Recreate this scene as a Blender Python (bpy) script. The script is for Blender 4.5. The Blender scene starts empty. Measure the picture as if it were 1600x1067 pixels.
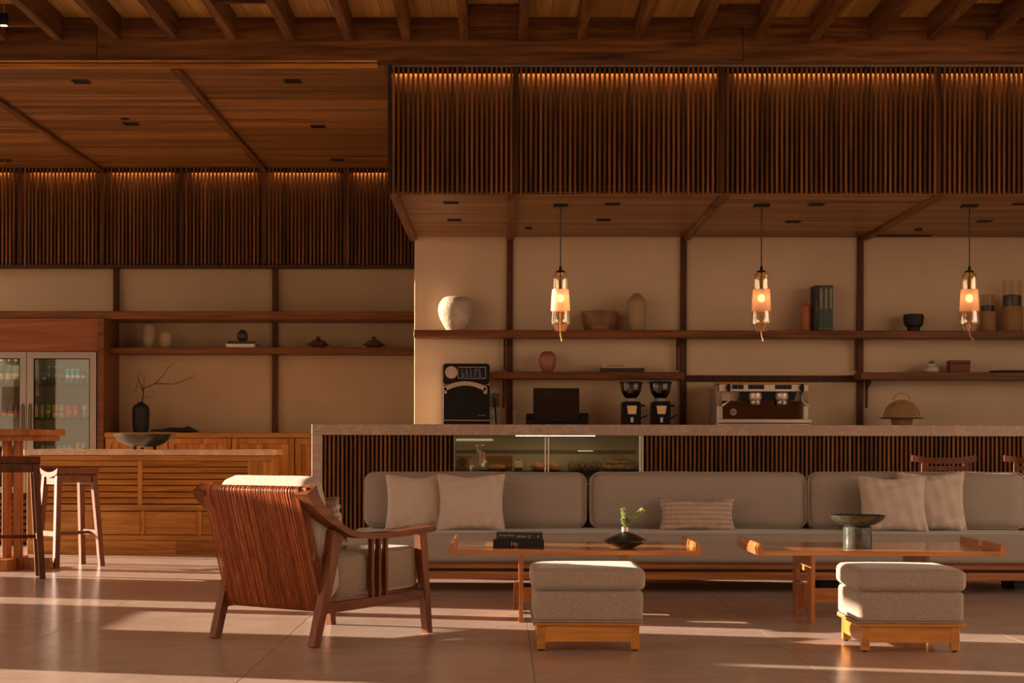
import bpy, bmesh, math, random
from mathutils import Vector, Matrix
random.seed(7)
PI = math.pi
scene = bpy.context.scene
col = scene.collection

# ---------------------------------------------------------------- camera
F = 2800.0; PX, PY = 751.0, 690.0
A = math.radians(0.7); RR_ = math.radians(0.13)
R0 = Vector((math.cos(A), math.sin(A), 0)); F0 = Vector((-math.sin(A), math.cos(A), 0)); U0 = Vector((0, 0, 1))
R1 = R0*math.cos(RR_)+U0*math.sin(RR_); U1 = U0*math.cos(RR_)-R0*math.sin(RR_)
CAM = Vector((0, 0, 1.0))
cd = bpy.data.cameras.new('camera'); cam = bpy.data.objects.new('camera', cd); col.objects.link(cam)
cd.sensor_width = 36; cd.lens = F/1600*36
cd.shift_x = (800-PX)/1600; cd.shift_y = (PY-533.5)/1600
cd.clip_end = 200
cam.matrix_world = Matrix(((R1.x, U1.x, -F0.x, CAM.x), (R1.y, U1.y, -F0.y, CAM.y), (R1.z, U1.z, -F0.z, CAM.z), (0, 0, 0, 1)))
scene.camera = cam
def P(px, py, D):
    "world point seen at a pixel of the photograph, on the plane y = D"
    d = F0 + R1*((px-PX)/F) + U1*(-(py-PY)/F)
    return CAM + d*(D/d.y)
def XX(px, D, py=690): return P(px, py, D).x
def ZZ(py, D, px=800): return P(px, py, D).z

# ---------------------------------------------------------------- world, sun, exposure
w = bpy.data.worlds.new('world'); scene.world = w; w.use_nodes = True
nt = w.node_tree; bg = nt.nodes['Background']
tc = nt.nodes.new('ShaderNodeTexCoord'); sp = nt.nodes.new('ShaderNodeSeparateXYZ'); rmp = nt.nodes.new('ShaderNodeValToRGB')
nt.links.new(tc.outputs['Generated'], sp.inputs[0]); nt.links.new(sp.outputs['Z'], rmp.inputs[0]); nt.links.new(rmp.outputs[0], bg.inputs[0])
rmp.color_ramp.elements[0].position = 0.0; rmp.color_ramp.elements[0].color = (1.0, 0.68, 0.44, 1)
rmp.color_ramp.elements[1].position = 0.6; rmp.color_ramp.elements[1].color = (0.75, 0.62, 0.52, 1)
bg.inputs[1].default_value = 1.6
SUN_EL = math.radians(12); SLOPE = 0.24
az = math.atan(SLOPE)
sd = Vector((math.cos(SUN_EL)*math.cos(az), -math.cos(SUN_EL)*math.sin(az), -math.sin(SUN_EL)))
sl = bpy.data.lights.new('sun', 'SUN'); sl.energy = 9.0; sl.angle = math.radians(0.45); sl.color = (1.0, 0.79, 0.60)
so = bpy.data.objects.new('sun', sl); col.objects.link(so); so.rotation_euler = sd.to_track_quat('-Z', 'Y').to_euler(); so.location = (-10, 12, 6)
scene.view_settings.view_transform = 'Standard'; scene.view_settings.look = 'None'
scene.view_settings.exposure = 1.1; scene.view_settings.gamma = 1.0; scene.view_settings.use_curve_mapping = False

# ---------------------------------------------------------------- materials
def newmat(name):
    m = bpy.data.materials.new(name); m.use_nodes = True
    return m, m.node_tree, m.node_tree.nodes['Principled BSDF']
def plain(name, c, rough=0.5, metal=0.0, emit=None, es=0, var=0.0, vscale=8, bump=0.0, bscale=60, coat=0.0):
    m, t, b = newmat(name)
    b.inputs['Base Color'].default_value = (*c, 1); b.inputs['Roughness'].default_value = rough; b.inputs['Metallic'].default_value = metal
    if coat: b.inputs['Coat Weight'].default_value = coat
    if emit: b.inputs['Emission Color'].default_value = (*emit, 1); b.inputs['Emission Strength'].default_value = es
    if var or bump:
        tcn = t.nodes.new('ShaderNodeTexCoord')
    if var:
        n = t.nodes.new('ShaderNodeTexNoise'); n.inputs['Scale'].default_value = vscale; n.inputs['Detail'].default_value = 5
        t.links.new(tcn.outputs['Object'], n.inputs[0])
        r = t.nodes.new('ShaderNodeValToRGB'); r.color_ramp.elements[0].position = .3; r.color_ramp.elements[1].position = .7
        r.color_ramp.elements[0].color = (*[x*(1-var) for x in c], 1); r.color_ramp.elements[1].color = (*[min(1, x*(1+var)) for x in c], 1)
        t.links.new(n.outputs[0], r.inputs[0]); t.links.new(r.outputs[0], b.inputs['Base Color'])
    if bump:
        n = t.nodes.new('ShaderNodeTexNoise'); n.inputs['Scale'].default_value = bscale; n.inputs['Detail'].default_value = 4
        t.links.new(tcn.outputs['Object'], n.inputs[0])
        bp = t.nodes.new('ShaderNodeBump'); bp.inputs['Strength'].default_value = bump; bp.inputs['Distance'].default_value = .01
        t.links.new(n.outputs[0], bp.inputs['Height']); t.links.new(bp.outputs[0], b.inputs['Normal'])
    return m
def wood(name, c1, c2, axis='x', rough=0.42, lo=1.3, hi=26, vary=.35, coat=0.0):
    m, t, b = newmat(name)
    tcn = t.nodes.new('ShaderNodeTexCoord'); oi = t.nodes.new('ShaderNodeObjectInfo')
    sc = t.nodes.new('ShaderNodeVectorMath'); sc.operation = 'SCALE'; sc.inputs[0].default_value = (31, 47, 23)
    t.links.new(oi.outputs['Random'], sc.inputs['Scale'])
    mp = t.nodes.new('ShaderNodeMapping'); t.links.new(tcn.outputs['Object'], mp.inputs[0]); t.links.new(sc.outputs[0], mp.inputs['Location'])
    s = [hi, hi, hi]; s['xyz'.index(axis)] = lo; mp.inputs['Scale'].default_value = s
    n = t.nodes.new('ShaderNodeTexNoise'); n.inputs['Scale'].default_value = 1.0; n.inputs['Detail'].default_value = 6; n.inputs['Roughness'].default_value = .62; n.inputs['Distortion'].default_value = .6
    t.links.new(mp.outputs[0], n.inputs[0])
    r = t.nodes.new('ShaderNodeValToRGB'); r.color_ramp.elements[0].position = .34; r.color_ramp.elements[1].position = .68
    r.color_ramp.elements[0].color = (*c1, 1); r.color_ramp.elements[1].color = (*c2, 1)
    t.links.new(n.outputs[0], r.inputs[0])
    mr = t.nodes.new('ShaderNodeMapRange'); mr.inputs['To Min'].default_value = 1-vary; mr.inputs['To Max'].default_value = 1+vary
    t.links.new(oi.outputs['Random'], mr.inputs['Value'])
    mx = t.nodes.new('ShaderNodeVectorMath'); mx.operation = 'SCALE'
    t.links.new(r.outputs[0], mx.inputs[0]); t.links.new(mr.outputs[0], mx.inputs['Scale']); t.links.new(mx.outputs[0], b.inputs['Base Color'])
    b.inputs['Roughness'].default_value = rough; b.inputs['Specular IOR Level'].default_value = .22 if not coat else .4
    if coat: b.inputs['Coat Weight'].default_value = coat; b.inputs['Coat Roughness'].default_value = .12
    bp = t.nodes.new('ShaderNodeBump'); bp.inputs['Strength'].default_value = .12; bp.inputs['Distance'].default_value = .004
    t.links.new(n.outputs[0], bp.inputs['Height']); t.links.new(bp.outputs[0], b.inputs['Normal'])
    return m
def fabric(name, c, dark=.7, scale=420, rough=.95, sheen=.25):
    m, t, b = newmat(name)
    tcn = t.nodes.new('ShaderNodeTexCoord')
    hs = []
    for ax in (0, 2):
        wv = t.nodes.new('ShaderNodeTexNoise'); wv.inputs['Detail'].default_value = 2; wv.inputs['Scale'].default_value = 1
        mp = t.nodes.new('ShaderNodeMapping'); s = [scale*.35]*3; s[ax] = scale*1.6; mp.inputs['Scale'].default_value = s
        t.links.new(tcn.outputs['Object'], mp.inputs[0]); t.links.new(mp.outputs[0], wv.inputs[0]); hs.append(wv)
    ad = t.nodes.new('ShaderNodeMath'); ad.operation = 'ADD'; t.links.new(hs[0].outputs[0], ad.inputs[0]); t.links.new(hs[1].outputs[0], ad.inputs[1])
    r = t.nodes.new('ShaderNodeValToRGB'); r.color_ramp.elements[0].position = .38; r.color_ramp.elements[1].position = .62
    hf = t.nodes.new('ShaderNodeMath'); hf.operation = 'MULTIPLY'; hf.inputs[1].default_value = .5
    t.links.new(ad.outputs[0], hf.inputs[0]); t.links.new(hf.outputs[0], r.inputs[0])
    r.color_ramp.elements[0].color = (*[x*dark for x in c], 1); r.color_ramp.elements[1].color = (*[min(1, x*(2-dark)) for x in c], 1)
    t.links.new(r.outputs[0], b.inputs['Base Color']); b.inputs['Roughness'].default_value = rough; b.inputs['Sheen Weight'].default_value = sheen
    bp = t.nodes.new('ShaderNodeBump'); bp.inputs['Strength'].default_value = .35; bp.inputs['Distance'].default_value = .002
    t.links.new(ad.outputs[0], bp.inputs['Height']); t.links.new(bp.outputs[0], b.inputs['Normal'])
    return m
def stone(name, c, c2, vein, rough=.25, scale=1.6, vary=.06):
    m, t, b = newmat(name)
    tcn = t.nodes.new('ShaderNodeTexCoord'); oi = t.nodes.new('ShaderNodeObjectInfo')
    sc = t.nodes.new('ShaderNodeVectorMath'); sc.operation = 'SCALE'; sc.inputs[0].default_value = (13, 7, 5); t.links.new(oi.outputs['Random'], sc.inputs['Scale'])
    mp = t.nodes.new('ShaderNodeMapping'); t.links.new(tcn.outputs['Object'], mp.inputs[0]); t.links.new(sc.outputs[0], mp.inputs['Location'])
    n = t.nodes.new('ShaderNodeTexNoise'); n.inputs['Scale'].default_value = scale; n.inputs['Detail'].default_value = 8; n.inputs['Roughness'].default_value = .65; n.inputs['Distortion'].default_value = 1.2
    t.links.new(mp.outputs[0], n.inputs[0])
    r = t.nodes.new('ShaderNodeValToRGB'); e = r.color_ramp.elements; e[0].position = .3; e[0].color = (*c2, 1); e[1].position = .72; e[1].color = (*c, 1)
    v1 = e.new(.49); v1.color = (*[(a+b_)/2 for a, b_ in zip(c, c2)], 1)
    v2 = e.new(.505); v2.color = (*vein, 1)
    v3 = e.new(.52); v3.color = (*c, 1)
    t.links.new(n.outputs[0], r.inputs[0])
    mr = t.nodes.new('ShaderNodeMapRange'); mr.inputs['To Min'].default_value = 1-vary; mr.inputs['To Max'].default_value = 1+vary; t.links.new(oi.outputs['Random'], mr.inputs['Value'])
    mx = t.nodes.new('ShaderNodeVectorMath'); mx.operation = 'SCALE'; t.links.new(r.outputs[0], mx.inputs[0]); t.links.new(mr.outputs[0], mx.inputs['Scale'])
    t.links.new(mx.outputs[0], b.inputs['Base Color'])
    n2 = t.nodes.new('ShaderNodeTexNoise'); n2.inputs['Scale'].default_value = 5; n2.inputs['Detail'].default_value = 6; t.links.new(mp.outputs[0], n2.inputs[0])
    m2 = t.nodes.new('ShaderNodeMapRange'); m2.inputs['To Min'].default_value = rough*.75; m2.inputs['To Max'].default_value = rough*1.35; t.links.new(n2.outputs[0], m2.inputs['Value'])
    t.links.new(m2.outputs[0], b.inputs['Roughness'])
    bp = t.nodes.new('ShaderNodeBump'); bp.inputs['Strength'].default_value = .05; bp.inputs['Distance'].default_value = .004; t.links.new(n2.outputs[0], bp.inputs['Height']); t.links.new(bp.outputs[0], b.inputs['Normal'])
    return m
def glass(name, tint, alpha_gloss=.12, rough=.02, frost=0.0):
    m = bpy.data.materials.new(name); m.use_nodes = True; t = m.node_tree; t.nodes.clear()
    out = t.nodes.new('ShaderNodeOutputMaterial'); tr = t.nodes.new('ShaderNodeBsdfTransparent'); tr.inputs[0].default_value = (*tint, 1)
    gl = t.nodes.new('ShaderNodeBsdfGlossy'); gl.inputs[0].default_value = (1, 1, 1, 1); gl.inputs['Roughness'].default_value = rough
    fr = t.nodes.new('ShaderNodeLayerWeight'); fr.inputs[0].default_value = .25
    mr = t.nodes.new('ShaderNodeMapRange'); mr.inputs['To Min'].default_value = alpha_gloss*.5; mr.inputs['To Max'].default_value = min(1, alpha_gloss*5)
    t.links.new(fr.outputs['Facing'], mr.inputs['Value'])
    mx = t.nodes.new('ShaderNodeMixShader'); t.links.new(mr.outputs[0], mx.inputs[0]); t.links.new(tr.outputs[0], mx.inputs[1]); t.links.new(gl.outputs[0], mx.inputs[2])
    last = mx
    if frost:
        tl = t.nodes.new('ShaderNodeBsdfTranslucent'); tl.inputs[0].default_value = (*tint, 1)
        df = t.nodes.new('ShaderNodeBsdfDiffuse'); df.inputs[0].default_value = (*tint, 1)
        m1 = t.nodes.new('ShaderNodeMixShader'); m1.inputs[0].default_value = .35; t.links.new(tl.outputs[0], m1.inputs[1]); t.links.new(df.outputs[0], m1.inputs[2])
        m2 = t.nodes.new('ShaderNodeMixShader'); m2.inputs[0].default_value = frost; t.links.new(mx.outputs[0], m2.inputs[1]); t.links.new(m1.outputs[0], m2.inputs[2]); last = m2
    t.links.new(last.outputs[0], out.inputs[0])
    return m
def weave_mat(name, c, c2, sx=90, sz=90, rough=.8):
    m, t, b = newmat(name)
    tcn = t.nodes.new('ShaderNodeTexCoord'); fs = []
    for d, s in (('X', sx), ('Z', sz)):
        wv = t.nodes.new('ShaderNodeTexWave'); wv.bands_direction = d; wv.inputs['Scale'].default_value = s; wv.inputs['Distortion'].default_value = 1.2; wv.inputs['Detail'].default_value = 2
        t.links.new(tcn.outputs['Object'], wv.inputs[0]); fs.append(wv)
    ml = t.nodes.new('ShaderNodeMath'); ml.operation = 'MULTIPLY'; t.links.new(fs[0].outputs['Fac'], ml.inputs[0]); t.links.new(fs[1].outputs['Fac'], ml.inputs[1])
    r = t.nodes.new('ShaderNodeValToRGB'); r.color_ramp.elements[0].color = (*c2, 1); r.color_ramp.elements[1].color = (*c, 1); r.color_ramp.elements[1].position = .5
    t.links.new(ml.outputs[0], r.inputs[0]); t.links.new(r.outputs[0], b.inputs['Base Color']); b.inputs['Roughness'].default_value = rough
    bp = t.nodes.new('ShaderNodeBump'); bp.inputs['Strength'].default_value = .6; bp.inputs['Distance'].default_value = .004; t.links.new(ml.outputs[0], bp.inputs['Height']); t.links.new(bp.outputs[0], b.inputs['Normal'])
    return m

W_BEAMX = wood('teak_beam_x', (.05, .017, .005), (.22, .09, .026), 'x', .5, hi=20)
W_BEAMY = wood('teak_beam_y', (.07, .025, .008), (.24, .10, .028), 'y', .5, hi=20, vary=.2)
W_BOARDY = wood('ceiling_board', (.42, .22, .055), (.64, .36, .10), 'y', .6, lo=.8, hi=14, vary=.14)
W_SOFX = wood('soffit_plank', (.09, .032, .008), (.40, .18, .050), 'x', .4, lo=.6, hi=24, vary=.34)
W_SLAT = wood('slat_teak', (.085, .030, .009), (.235, .098, .028), 'z', .5, lo=1.5, hi=30, vary=.4)
W_DARK = wood('dark_backing', (.022, .010, .006), (.045, .018, .010), 'x', .7, vary=.1)
W_BACK = wood('fascia_backing', (.045, .017, .007), (.07, .028, .011), 'x', .7, vary=.05)
W_POST = wood('dark_post', (.045, .016, .007), (.11, .04, .016), 'z', .5)
W_SHELF = wood('shelf_teak', (.085, .027, .008), (.21, .077, .023), 'x', .42, lo=1.6, hi=34, vary=.15)
W_OAKX = wood('counter_teak_x', (.27, .105, .022), (.55, .245, .055), 'x', .38, lo=1.6, hi=22, vary=.12)
W_OAKZ = wood('counter_teak_z', (.27, .105, .022), (.55, .245, .055), 'z', .38, lo=1.6, hi=22, vary=.10)
W_TABX = wood('table_teak_x', (.38, .13, .033), (.62, .25, .070), 'x', .20, lo=2.0, hi=24, vary=.08, coat=.6)
W_TABZ = wood('table_teak_z', (.34, .115, .030), (.58, .23, .065), 'z', .3, lo=2.0, hi=24, vary=.12, coat=.3)
W_OTTO = wood('ottoman_teak', (.40, .15, .028), (.62, .26, .055), 'x', .33, lo=2.2, hi=24, vary=.08, coat=.2)
W_CHAIR = wood('chair_teak', (.11, .032, .010), (.22, .072, .022), 'z', .5, lo=3, hi=30, vary=.06)
W_CHAIRY = wood('chair_teak_y', (.11, .032, .010), (.22, .072, .022), 'y', .5, lo=3, hi=30, vary=.06)
W_SOFA = wood('sofa_teak', (.24, .085, .030), (.42, .165, .06), 'x', .35, lo=1.6, hi=30, vary=.08)
W_STOOLL = wood('stool_light', (.55, .33, .18), (.72, .47, .28), 'z', .4, lo=3, hi=24, vary=.05)
W_STOOLD = wood('stool_dark', (.075, .022, .009), (.15, .047, .02), 'z', .5, lo=3, hi=24, vary=.08)
W_PED = wood('pedestal_teak', (.24, .075, .017), (.42, .145, .034), 'z', .45, lo=3, hi=24, vary=.06)
CORD = wood('leather_cord', (.22, .055, .018), (.44, .125, .042), 'z', .32, lo=4, hi=30, vary=.35)
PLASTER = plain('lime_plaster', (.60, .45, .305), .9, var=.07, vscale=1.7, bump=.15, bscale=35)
PLASTER_L = plain('lime_plaster_shaded', (.54, .395, .255), .9, var=.07, vscale=1.7, bump=.15, bscale=35)  # same plaster darkened: dimmer light on the left wall put into the colour
OUTER = plain('outer_wall_plaster', (.50, .34, .22), .9, var=.05)
FLOOR_M = stone('floor_stone', (.545, .41, .335), (.47, .35, .28), (.53, .40, .325), .2, 1.3, .04)
GROUT = plain('grout', (.40, .28, .20), .8)
MARBLE = stone('pink_marble', (.44, .315, .24), (.36, .245, .185), (.26, .16, .12), .3, 9, .03)
MARBLE_L = stone('beige_marble', (.66, .46, .31), (.50, .33, .21), (.40, .25, .16), .3, 7, .03)
SOFA_F = fabric('sofa_fabric', (.325, .268, .222), .84)
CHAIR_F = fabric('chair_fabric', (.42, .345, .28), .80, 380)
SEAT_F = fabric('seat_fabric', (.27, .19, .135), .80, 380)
OTTO_F = fabric('ottoman_fabric', (.33, .255, .20), .74, 330)
PIL_F = fabric('pillow_linen', (.54, .43, .355), .92, 700, sheen=.35)
PIPING = plain('piping_fabric', (.34, .26, .20), .9)
BLACK = plain('black_ceramic', (.012, .0105, .009), .7, var=.2, vscale=20)
BLACKG = plain('black_plastic', (.006, .006, .0065), .4)
BLACKG.node_tree.nodes['Principled BSDF'].inputs['Specular IOR Level'].default_value = .2
SCREEN = plain('dark_screen', (.008, .008, .009), .12)
STEEL = plain('brushed_steel', (.55, .47, .40), .38, .65)
STEELB = plain('bright_steel', (.62, .54, .47), .38, .55)
FRIDGE_M = plain('fridge_steel', (.33, .28, .235), .45, .85)
BRASS = plain('brass', (.70, .42, .16), .25, 1.0)
WHITE_M = plain('white_paper', (.72, .66, .58), .7)
GOLD = plain('gold_foil', (.75, .5, .25), .35, .8)

# ---------------------------------------------------------------- mesh helpers
class G:
    def __init__(s): s.v = []; s.f = []
    def add(s, vs, fs):
        n = len(s.v); s.v += [tuple(v) for v in vs]; s.f += [tuple(i+n for i in f) for f in fs]; return s
    def box(s, x0, x1, y0, y1, z0, z1):
        vs = [(x, y, z) for z in (z0, z1) for y in (y0, y1) for x in (x0, x1)]
        return s.add(vs, [(0, 2, 3, 1), (4, 5, 7, 6), (0, 1, 5, 4), (2, 6, 7, 3), (0, 4, 6, 2), (1, 3, 7, 5)])
    def hexa(s, bot, top):
        "two quads, each counter-clockwise seen from above"
        return s.add(list(bot)+list(top), [(3, 2, 1, 0), (4, 5, 6, 7), (0, 1, 5, 4), (1, 2, 6, 5), (2, 3, 7, 6), (3, 0, 4, 7)])
    def bar(s, a, b, wx, wy, wx2=None, wy2=None):
        wx2 = wx if wx2 is None else wx2; wy2 = wy if wy2 is None else wy2
        q = lambda c, u, v: [(c[0]-u/2, c[1]-v/2, c[2]), (c[0]+u/2, c[1]-v/2, c[2]), (c[0]+u/2, c[1]+v/2, c[2]), (c[0]-u/2, c[1]+v/2, c[2])]
        return s.hexa(q(a, wx, wy), q(b, wx2, wy2))
    def prism(s, poly, axis, a, b):
        "poly in the two other axes (order x,y,z without axis), extruded a..b"
        n = len(poly)
        def mk(p, t):
            l = list(p); l.insert('xyz'.index(axis), t); return tuple(l)
        vs = [mk(p, a) for p in poly]+[mk(p, b) for p in poly]
        fs = [tuple(range(n))[::-1], tuple(range(n, 2*n))]+[(i, (i+1) % n, n+(i+1) % n, n+i) for i in range(n)]
        return s.add(vs, fs)
    def strip(s, path, th, x0, x1):
        "ribbon in the y-z plane: path of (y, z), thickness list or number, extruded x0..x1"
        n = len(path); L = []; Rr = []
        for i, p in enumerate(path):
            a = path[max(0, i-1)]; b = path[min(n-1, i+1)]
            d = Vector((b[0]-a[0], b[1]-a[1])).normalized(); nn = Vector((-d.y, d.x)); h = (th[i] if isinstance(th, (list, tuple)) else th)/2
            L.append((p[0]+nn.x*h, p[1]+nn.y*h)); Rr.append((p[0]-nn.x*h, p[1]-nn.y*h))
        xs = [(x0, x1)]*n if not isinstance(x0, (list, tuple)) else list(zip(x0, x1))
        vs = []
        for i in range(n):
            vs += [(xs[i][0], *L[i]), (xs[i][1], *L[i]), (xs[i][1], *Rr[i]), (xs[i][0], *Rr[i])]
        fs = [(0, 1, 2, 3), tuple(4*(n-1)+k for k in (3, 2, 1, 0))]
        for i in range(n-1):
            for k in range(4):
                fs.append((4*i+k, 4*i+4+k, 4*i+4+(k+1) % 4, 4*i+(k+1) % 4))
        return s.add(vs, fs)
    def lathe(s, prof, c=(0, 0, 0), seg=32):
        "prof of (r, z) from bottom to top"
        vs = []; fs = []; n = len(prof)
        for r, z in prof:
            for k in range(seg):
                a = 2*PI*k/seg; vs.append((c[0]+r*math.cos(a), c[1]+r*math.sin(a), c[2]+z))
        for i in range(n-1):
            for k in range(seg):
                k2 = (k+1) % seg; fs.append((i*seg+k, i*seg+k2, (i+1)*seg+k2, (i+1)*seg+k))
        if prof[0][0] > 1e-5: fs.append(tuple(range(seg))[::-1])
        if prof[-1][0] > 1e-5: fs.append(tuple((n-1)*seg+k for k in range(seg)))
        return s.add(vs, fs)
    def cyl(s, c, r, z0, z1, seg=24): return s.lathe([(r, z0), (r, z1)], (c[0], c[1], 0), seg)
    def cyly(s, x, z, r, y0, y1, seg=24):
        "disc facing -y"
        vs = []
        for y in (y0, y1):
            for k in range(seg):
                a = 2*PI*k/seg; vs.append((x+r*math.cos(a), y, z+r*math.sin(a)))
        fs = [tuple(range(seg)), tuple(range(seg, 2*seg))[::-1]]+[(k, seg+k, seg+(k+1) % seg, (k+1) % seg) for k in range(seg)]
        return s.add(vs, fs)
    def tube(s, pts, r, seg=8, closed=False):
        pts = [Vector(p) for p in pts]; n = len(pts); vs = []; fs = []
        up = Vector((0, 0, 1)); prev = None
        for i, p in enumerate(pts):
            a = pts[(i-1) % n] if (closed or i > 0) else p; b = pts[(i+1) % n] if (closed or i < n-1) else p
            d = (b-a).normalized()
            if prev is None:
                e = d.cross(up)
                if e.length < .05: e = d.cross(Vector((1, 0, 0)))
            else: e = prev - d*prev.dot(d)
            e.normalize(); prev = e; f_ = d.cross(e)
            rr = r[i] if isinstance(r, (list, tuple)) else r
            for k in range(seg):
                t_ = 2*PI*k/seg; vs.append(p+e*(math.cos(t_)*rr)+f_*(math.sin(t_)*rr))
        m = n if closed else n-1
        for i in range(m):
            for k in range(seg):
                j = (i+1) % n; k2 = (k+1) % seg; fs.append((i*seg+k, i*seg+k2, j*seg+k2, j*seg+k))
        if not closed: fs += [tuple(range(seg))[::-1], tuple((n-1)*seg+k for k in range(seg))]
        return s.add(vs, fs)
    def mesh(s, name, mat, smooth=None, bevel=0):
        me = bpy.data.meshes.new(name); me.from_pydata(s.v, [], s.f)
        bm = bmesh.new(); bm.from_mesh(me); bmesh.ops.recalc_face_normals(bm, faces=bm.faces)
        if bevel: bmesh.ops.bevel(bm, geom=bm.edges[:], offset=bevel, segments=1, affect='EDGES', clamp_overlap=True)
        bm.to_mesh(me); bm.free()
        if smooth:
            me.polygons.foreach_set('use_smooth', [True]*len(me.polygons)); me.set_sharp_from_angle(angle=math.radians(smooth))
        me.materials.append(mat); return me
    def build(s, name, mat, parent=None, smooth=None, bevel=0, loc=None):
        return link(name, s.mesh(name, mat, smooth, bevel), parent, loc)
def link(name, me, parent=None, loc=None, rot=None):
    o = bpy.data.objects.new(name, me); col.objects.link(o)
    if parent is not None: o.parent = parent
    if loc is not None: o.location = loc
    if rot is not None: o.rotation_euler = rot
    return o
def tag(o, label=None, cat=None, group=None, kind=None):
    if label: o['label'] = label
    if cat: o['category'] = cat
    if group: o['group'] = group
    if kind: o['kind'] = kind
    return o
def thing(name, label, cat, loc=(0, 0, 0), rz=0, group=None):
    o = bpy.data.objects.new(name, None); col.objects.link(o); o.location = loc; o.rotation_euler = (0, 0, rz); o.empty_display_size = .1
    return tag(o, label, cat, group)
def struct(name, loc=(0, 0, 0)):
    o = bpy.data.objects.new(name, None); col.objects.link(o); o.location = loc; o['kind'] = 'structure'; return o
def bx(name, mat, x0, x1, y0, y1, z0, z1, parent=None, bevel=.002):
    "a box whose object origin is its own corner, so the grain differs"
    g = G().box(0, x1-x0, 0, y1-y0, 0, z1-z0); return g.build(name, mat, parent, bevel=bevel, loc=(x0, y0, z0))
def copy_tree(o, parent=None):
    c = o.copy(); col.objects.link(c); c.parent = parent
    for ch in [k for k in bpy.data.objects if k.parent == o]: copy_tree(ch, c)
    return c
def cushion_mesh(name, mat, w, d, h, r, puff=.02, n=14, wob=0.0, seed=0):
    "soft box centred on x,y; z from 0 to h"
    rnd = random.Random(seed); ph = [rnd.uniform(0, 6) for _ in range(6)]
    bm = bmesh.new(); bmesh.ops.create_cube(bm, size=2)
    bmesh.ops.subdivide_edges(bm, edges=bm.edges[:], cuts=n, use_grid_fill=True)
    H = Vector((w/2, d/2, h/2))
    r = min(r, h/2*.98, w/2*.98, d/2*.98)
    for v in bm.verts:
        u = v.co.copy()
        # push the samples towards the rims so the rounding is well resolved
        q = Vector([math.copysign(abs(c)**.8, c) for c in u])
        p = Vector((q.x*H.x, q.y*H.y, q.z*H.z))
        inner = Vector([max(-H[i]+r, min(H[i]-r, p[i])) for i in range(3)])
        dl = p-inner
        if dl.length > 1e-6:
            m_ = max(abs(dl.x), abs(dl.y), abs(dl.z)); p = inner+dl.normalized()*r*min(1, m_/r) if m_ > 0 else p
            p = inner+dl.normalized()*r
        fx, fy, fz = 1-u.x**2, 1-u.y**2, 1-u.z**2
        p.z += math.copysign(puff*fx*fy, u.z)*abs(u.z)**3
        p.y += math.copysign(puff*.6*fx*fz, u.y)*abs(u.y)**3
        p.x += math.copysign(puff*.4*fy*fz, u.x)*abs(u.x)**3
        if wob: p += Vector((0, math.sin(p.x*9+ph[0])*wob, (math.sin(p.x*7+ph[1])+math.sin(p.y*11+ph[2]))*wob*.5*(1 if u.z > 0 else 0)))
        p.z += h/2
        v.co = p
    me = bpy.data.meshes.new(name); bm.to_mesh(me); bm.free()
    me.polygons.foreach_set('use_smooth', [True]*len(me.polygons)); me.materials.append(mat); return me
def pillow_mesh(name, mat, w, h, t, seed=0, n=34, wr=.009):
    "throw pillow standing in the x-z plane, bottom at z = 0"
    rnd = random.Random(seed); ph = [rnd.uniform(0, 6) for _ in range(12)]
    vs = []; fs = []; idx = {}
    for side in (1, -1):
        for i in range(n+1):
            for j in range(n+1):
                u = -1+2*i/n; v = -1+2*j/n
                edge = (i in (0, n) or j in (0, n))
                if edge and side == -1: idx[(side, i, j)] = idx[(1, i, j)]; continue
                U = u*(1-.095*(1-v*v)**1.2*abs(u)**2); V = v*(1-.09*(1-u*u)**1.2*abs(v)**2)
                b = max(0, (1-u*u)*(1-v*v))**.42
                y = -side*t/2*b
                wk = wr*(1-b*.6)*(math.sin(u*17+ph[0]+v*3)+math.sin(v*15+ph[1]-u*4))*.5+wr*.5*math.sin(u*6+ph[2])*math.sin(v*7+ph[3])
                wk += .010*math.exp(-((1-abs(v))*4)**2)*math.sin(u*21+ph[5]+2*v)*(1-b)+.008*math.exp(-((1-abs(u))*5)**2)*math.sin(v*19+ph[6])*(1-b)
                wk += .007*math.exp(-(((v+.55+.12*math.sin(u*3+ph[7]))*9)**2))*abs(u)
                y += wk*(0 if edge else 1)*side
                x = U*w/2; z = (V+1)*h/2 - .012*math.exp(-((u-.1*math.sin(ph[4]))**2)*6)*max(0, v)**3
                idx[(side, i, j)] = len(vs); vs.append((x, y, z))
        for i in range(n):
            for j in range(n):
                q = (idx[(side, i, j)], idx[(side, i+1, j)], idx[(side, i+1, j+1)], idx[(side, i, j+1)])
                fs.append(q if side == 1 else q[::-1])
    me = bpy.data.meshes.new(name); me.from_pydata(vs, [], fs); me.polygons.foreach_set('use_smooth', [True]*len(fs)); me.materials.append(mat)
    return me
def text_mesh(name, s, size, mat, parent, loc, rot=(PI/2, 0, 0), ext=.0004, align='CENTER'):
    cu = bpy.data.curves.new(name, 'FONT'); cu.body = s; cu.size = size; cu.extrude = ext; cu.align_x = align
    o = bpy.data.objects.new(name, cu); col.objects.link(o); dg = bpy.context.evaluated_depsgraph_get()
    me = bpy.data.meshes.new_from_object(o.evaluated_get(dg)); bpy.data.objects.remove(o); me.materials.clear(); me.materials.append(mat)
    return link(name, me, parent, loc, rot)
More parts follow.
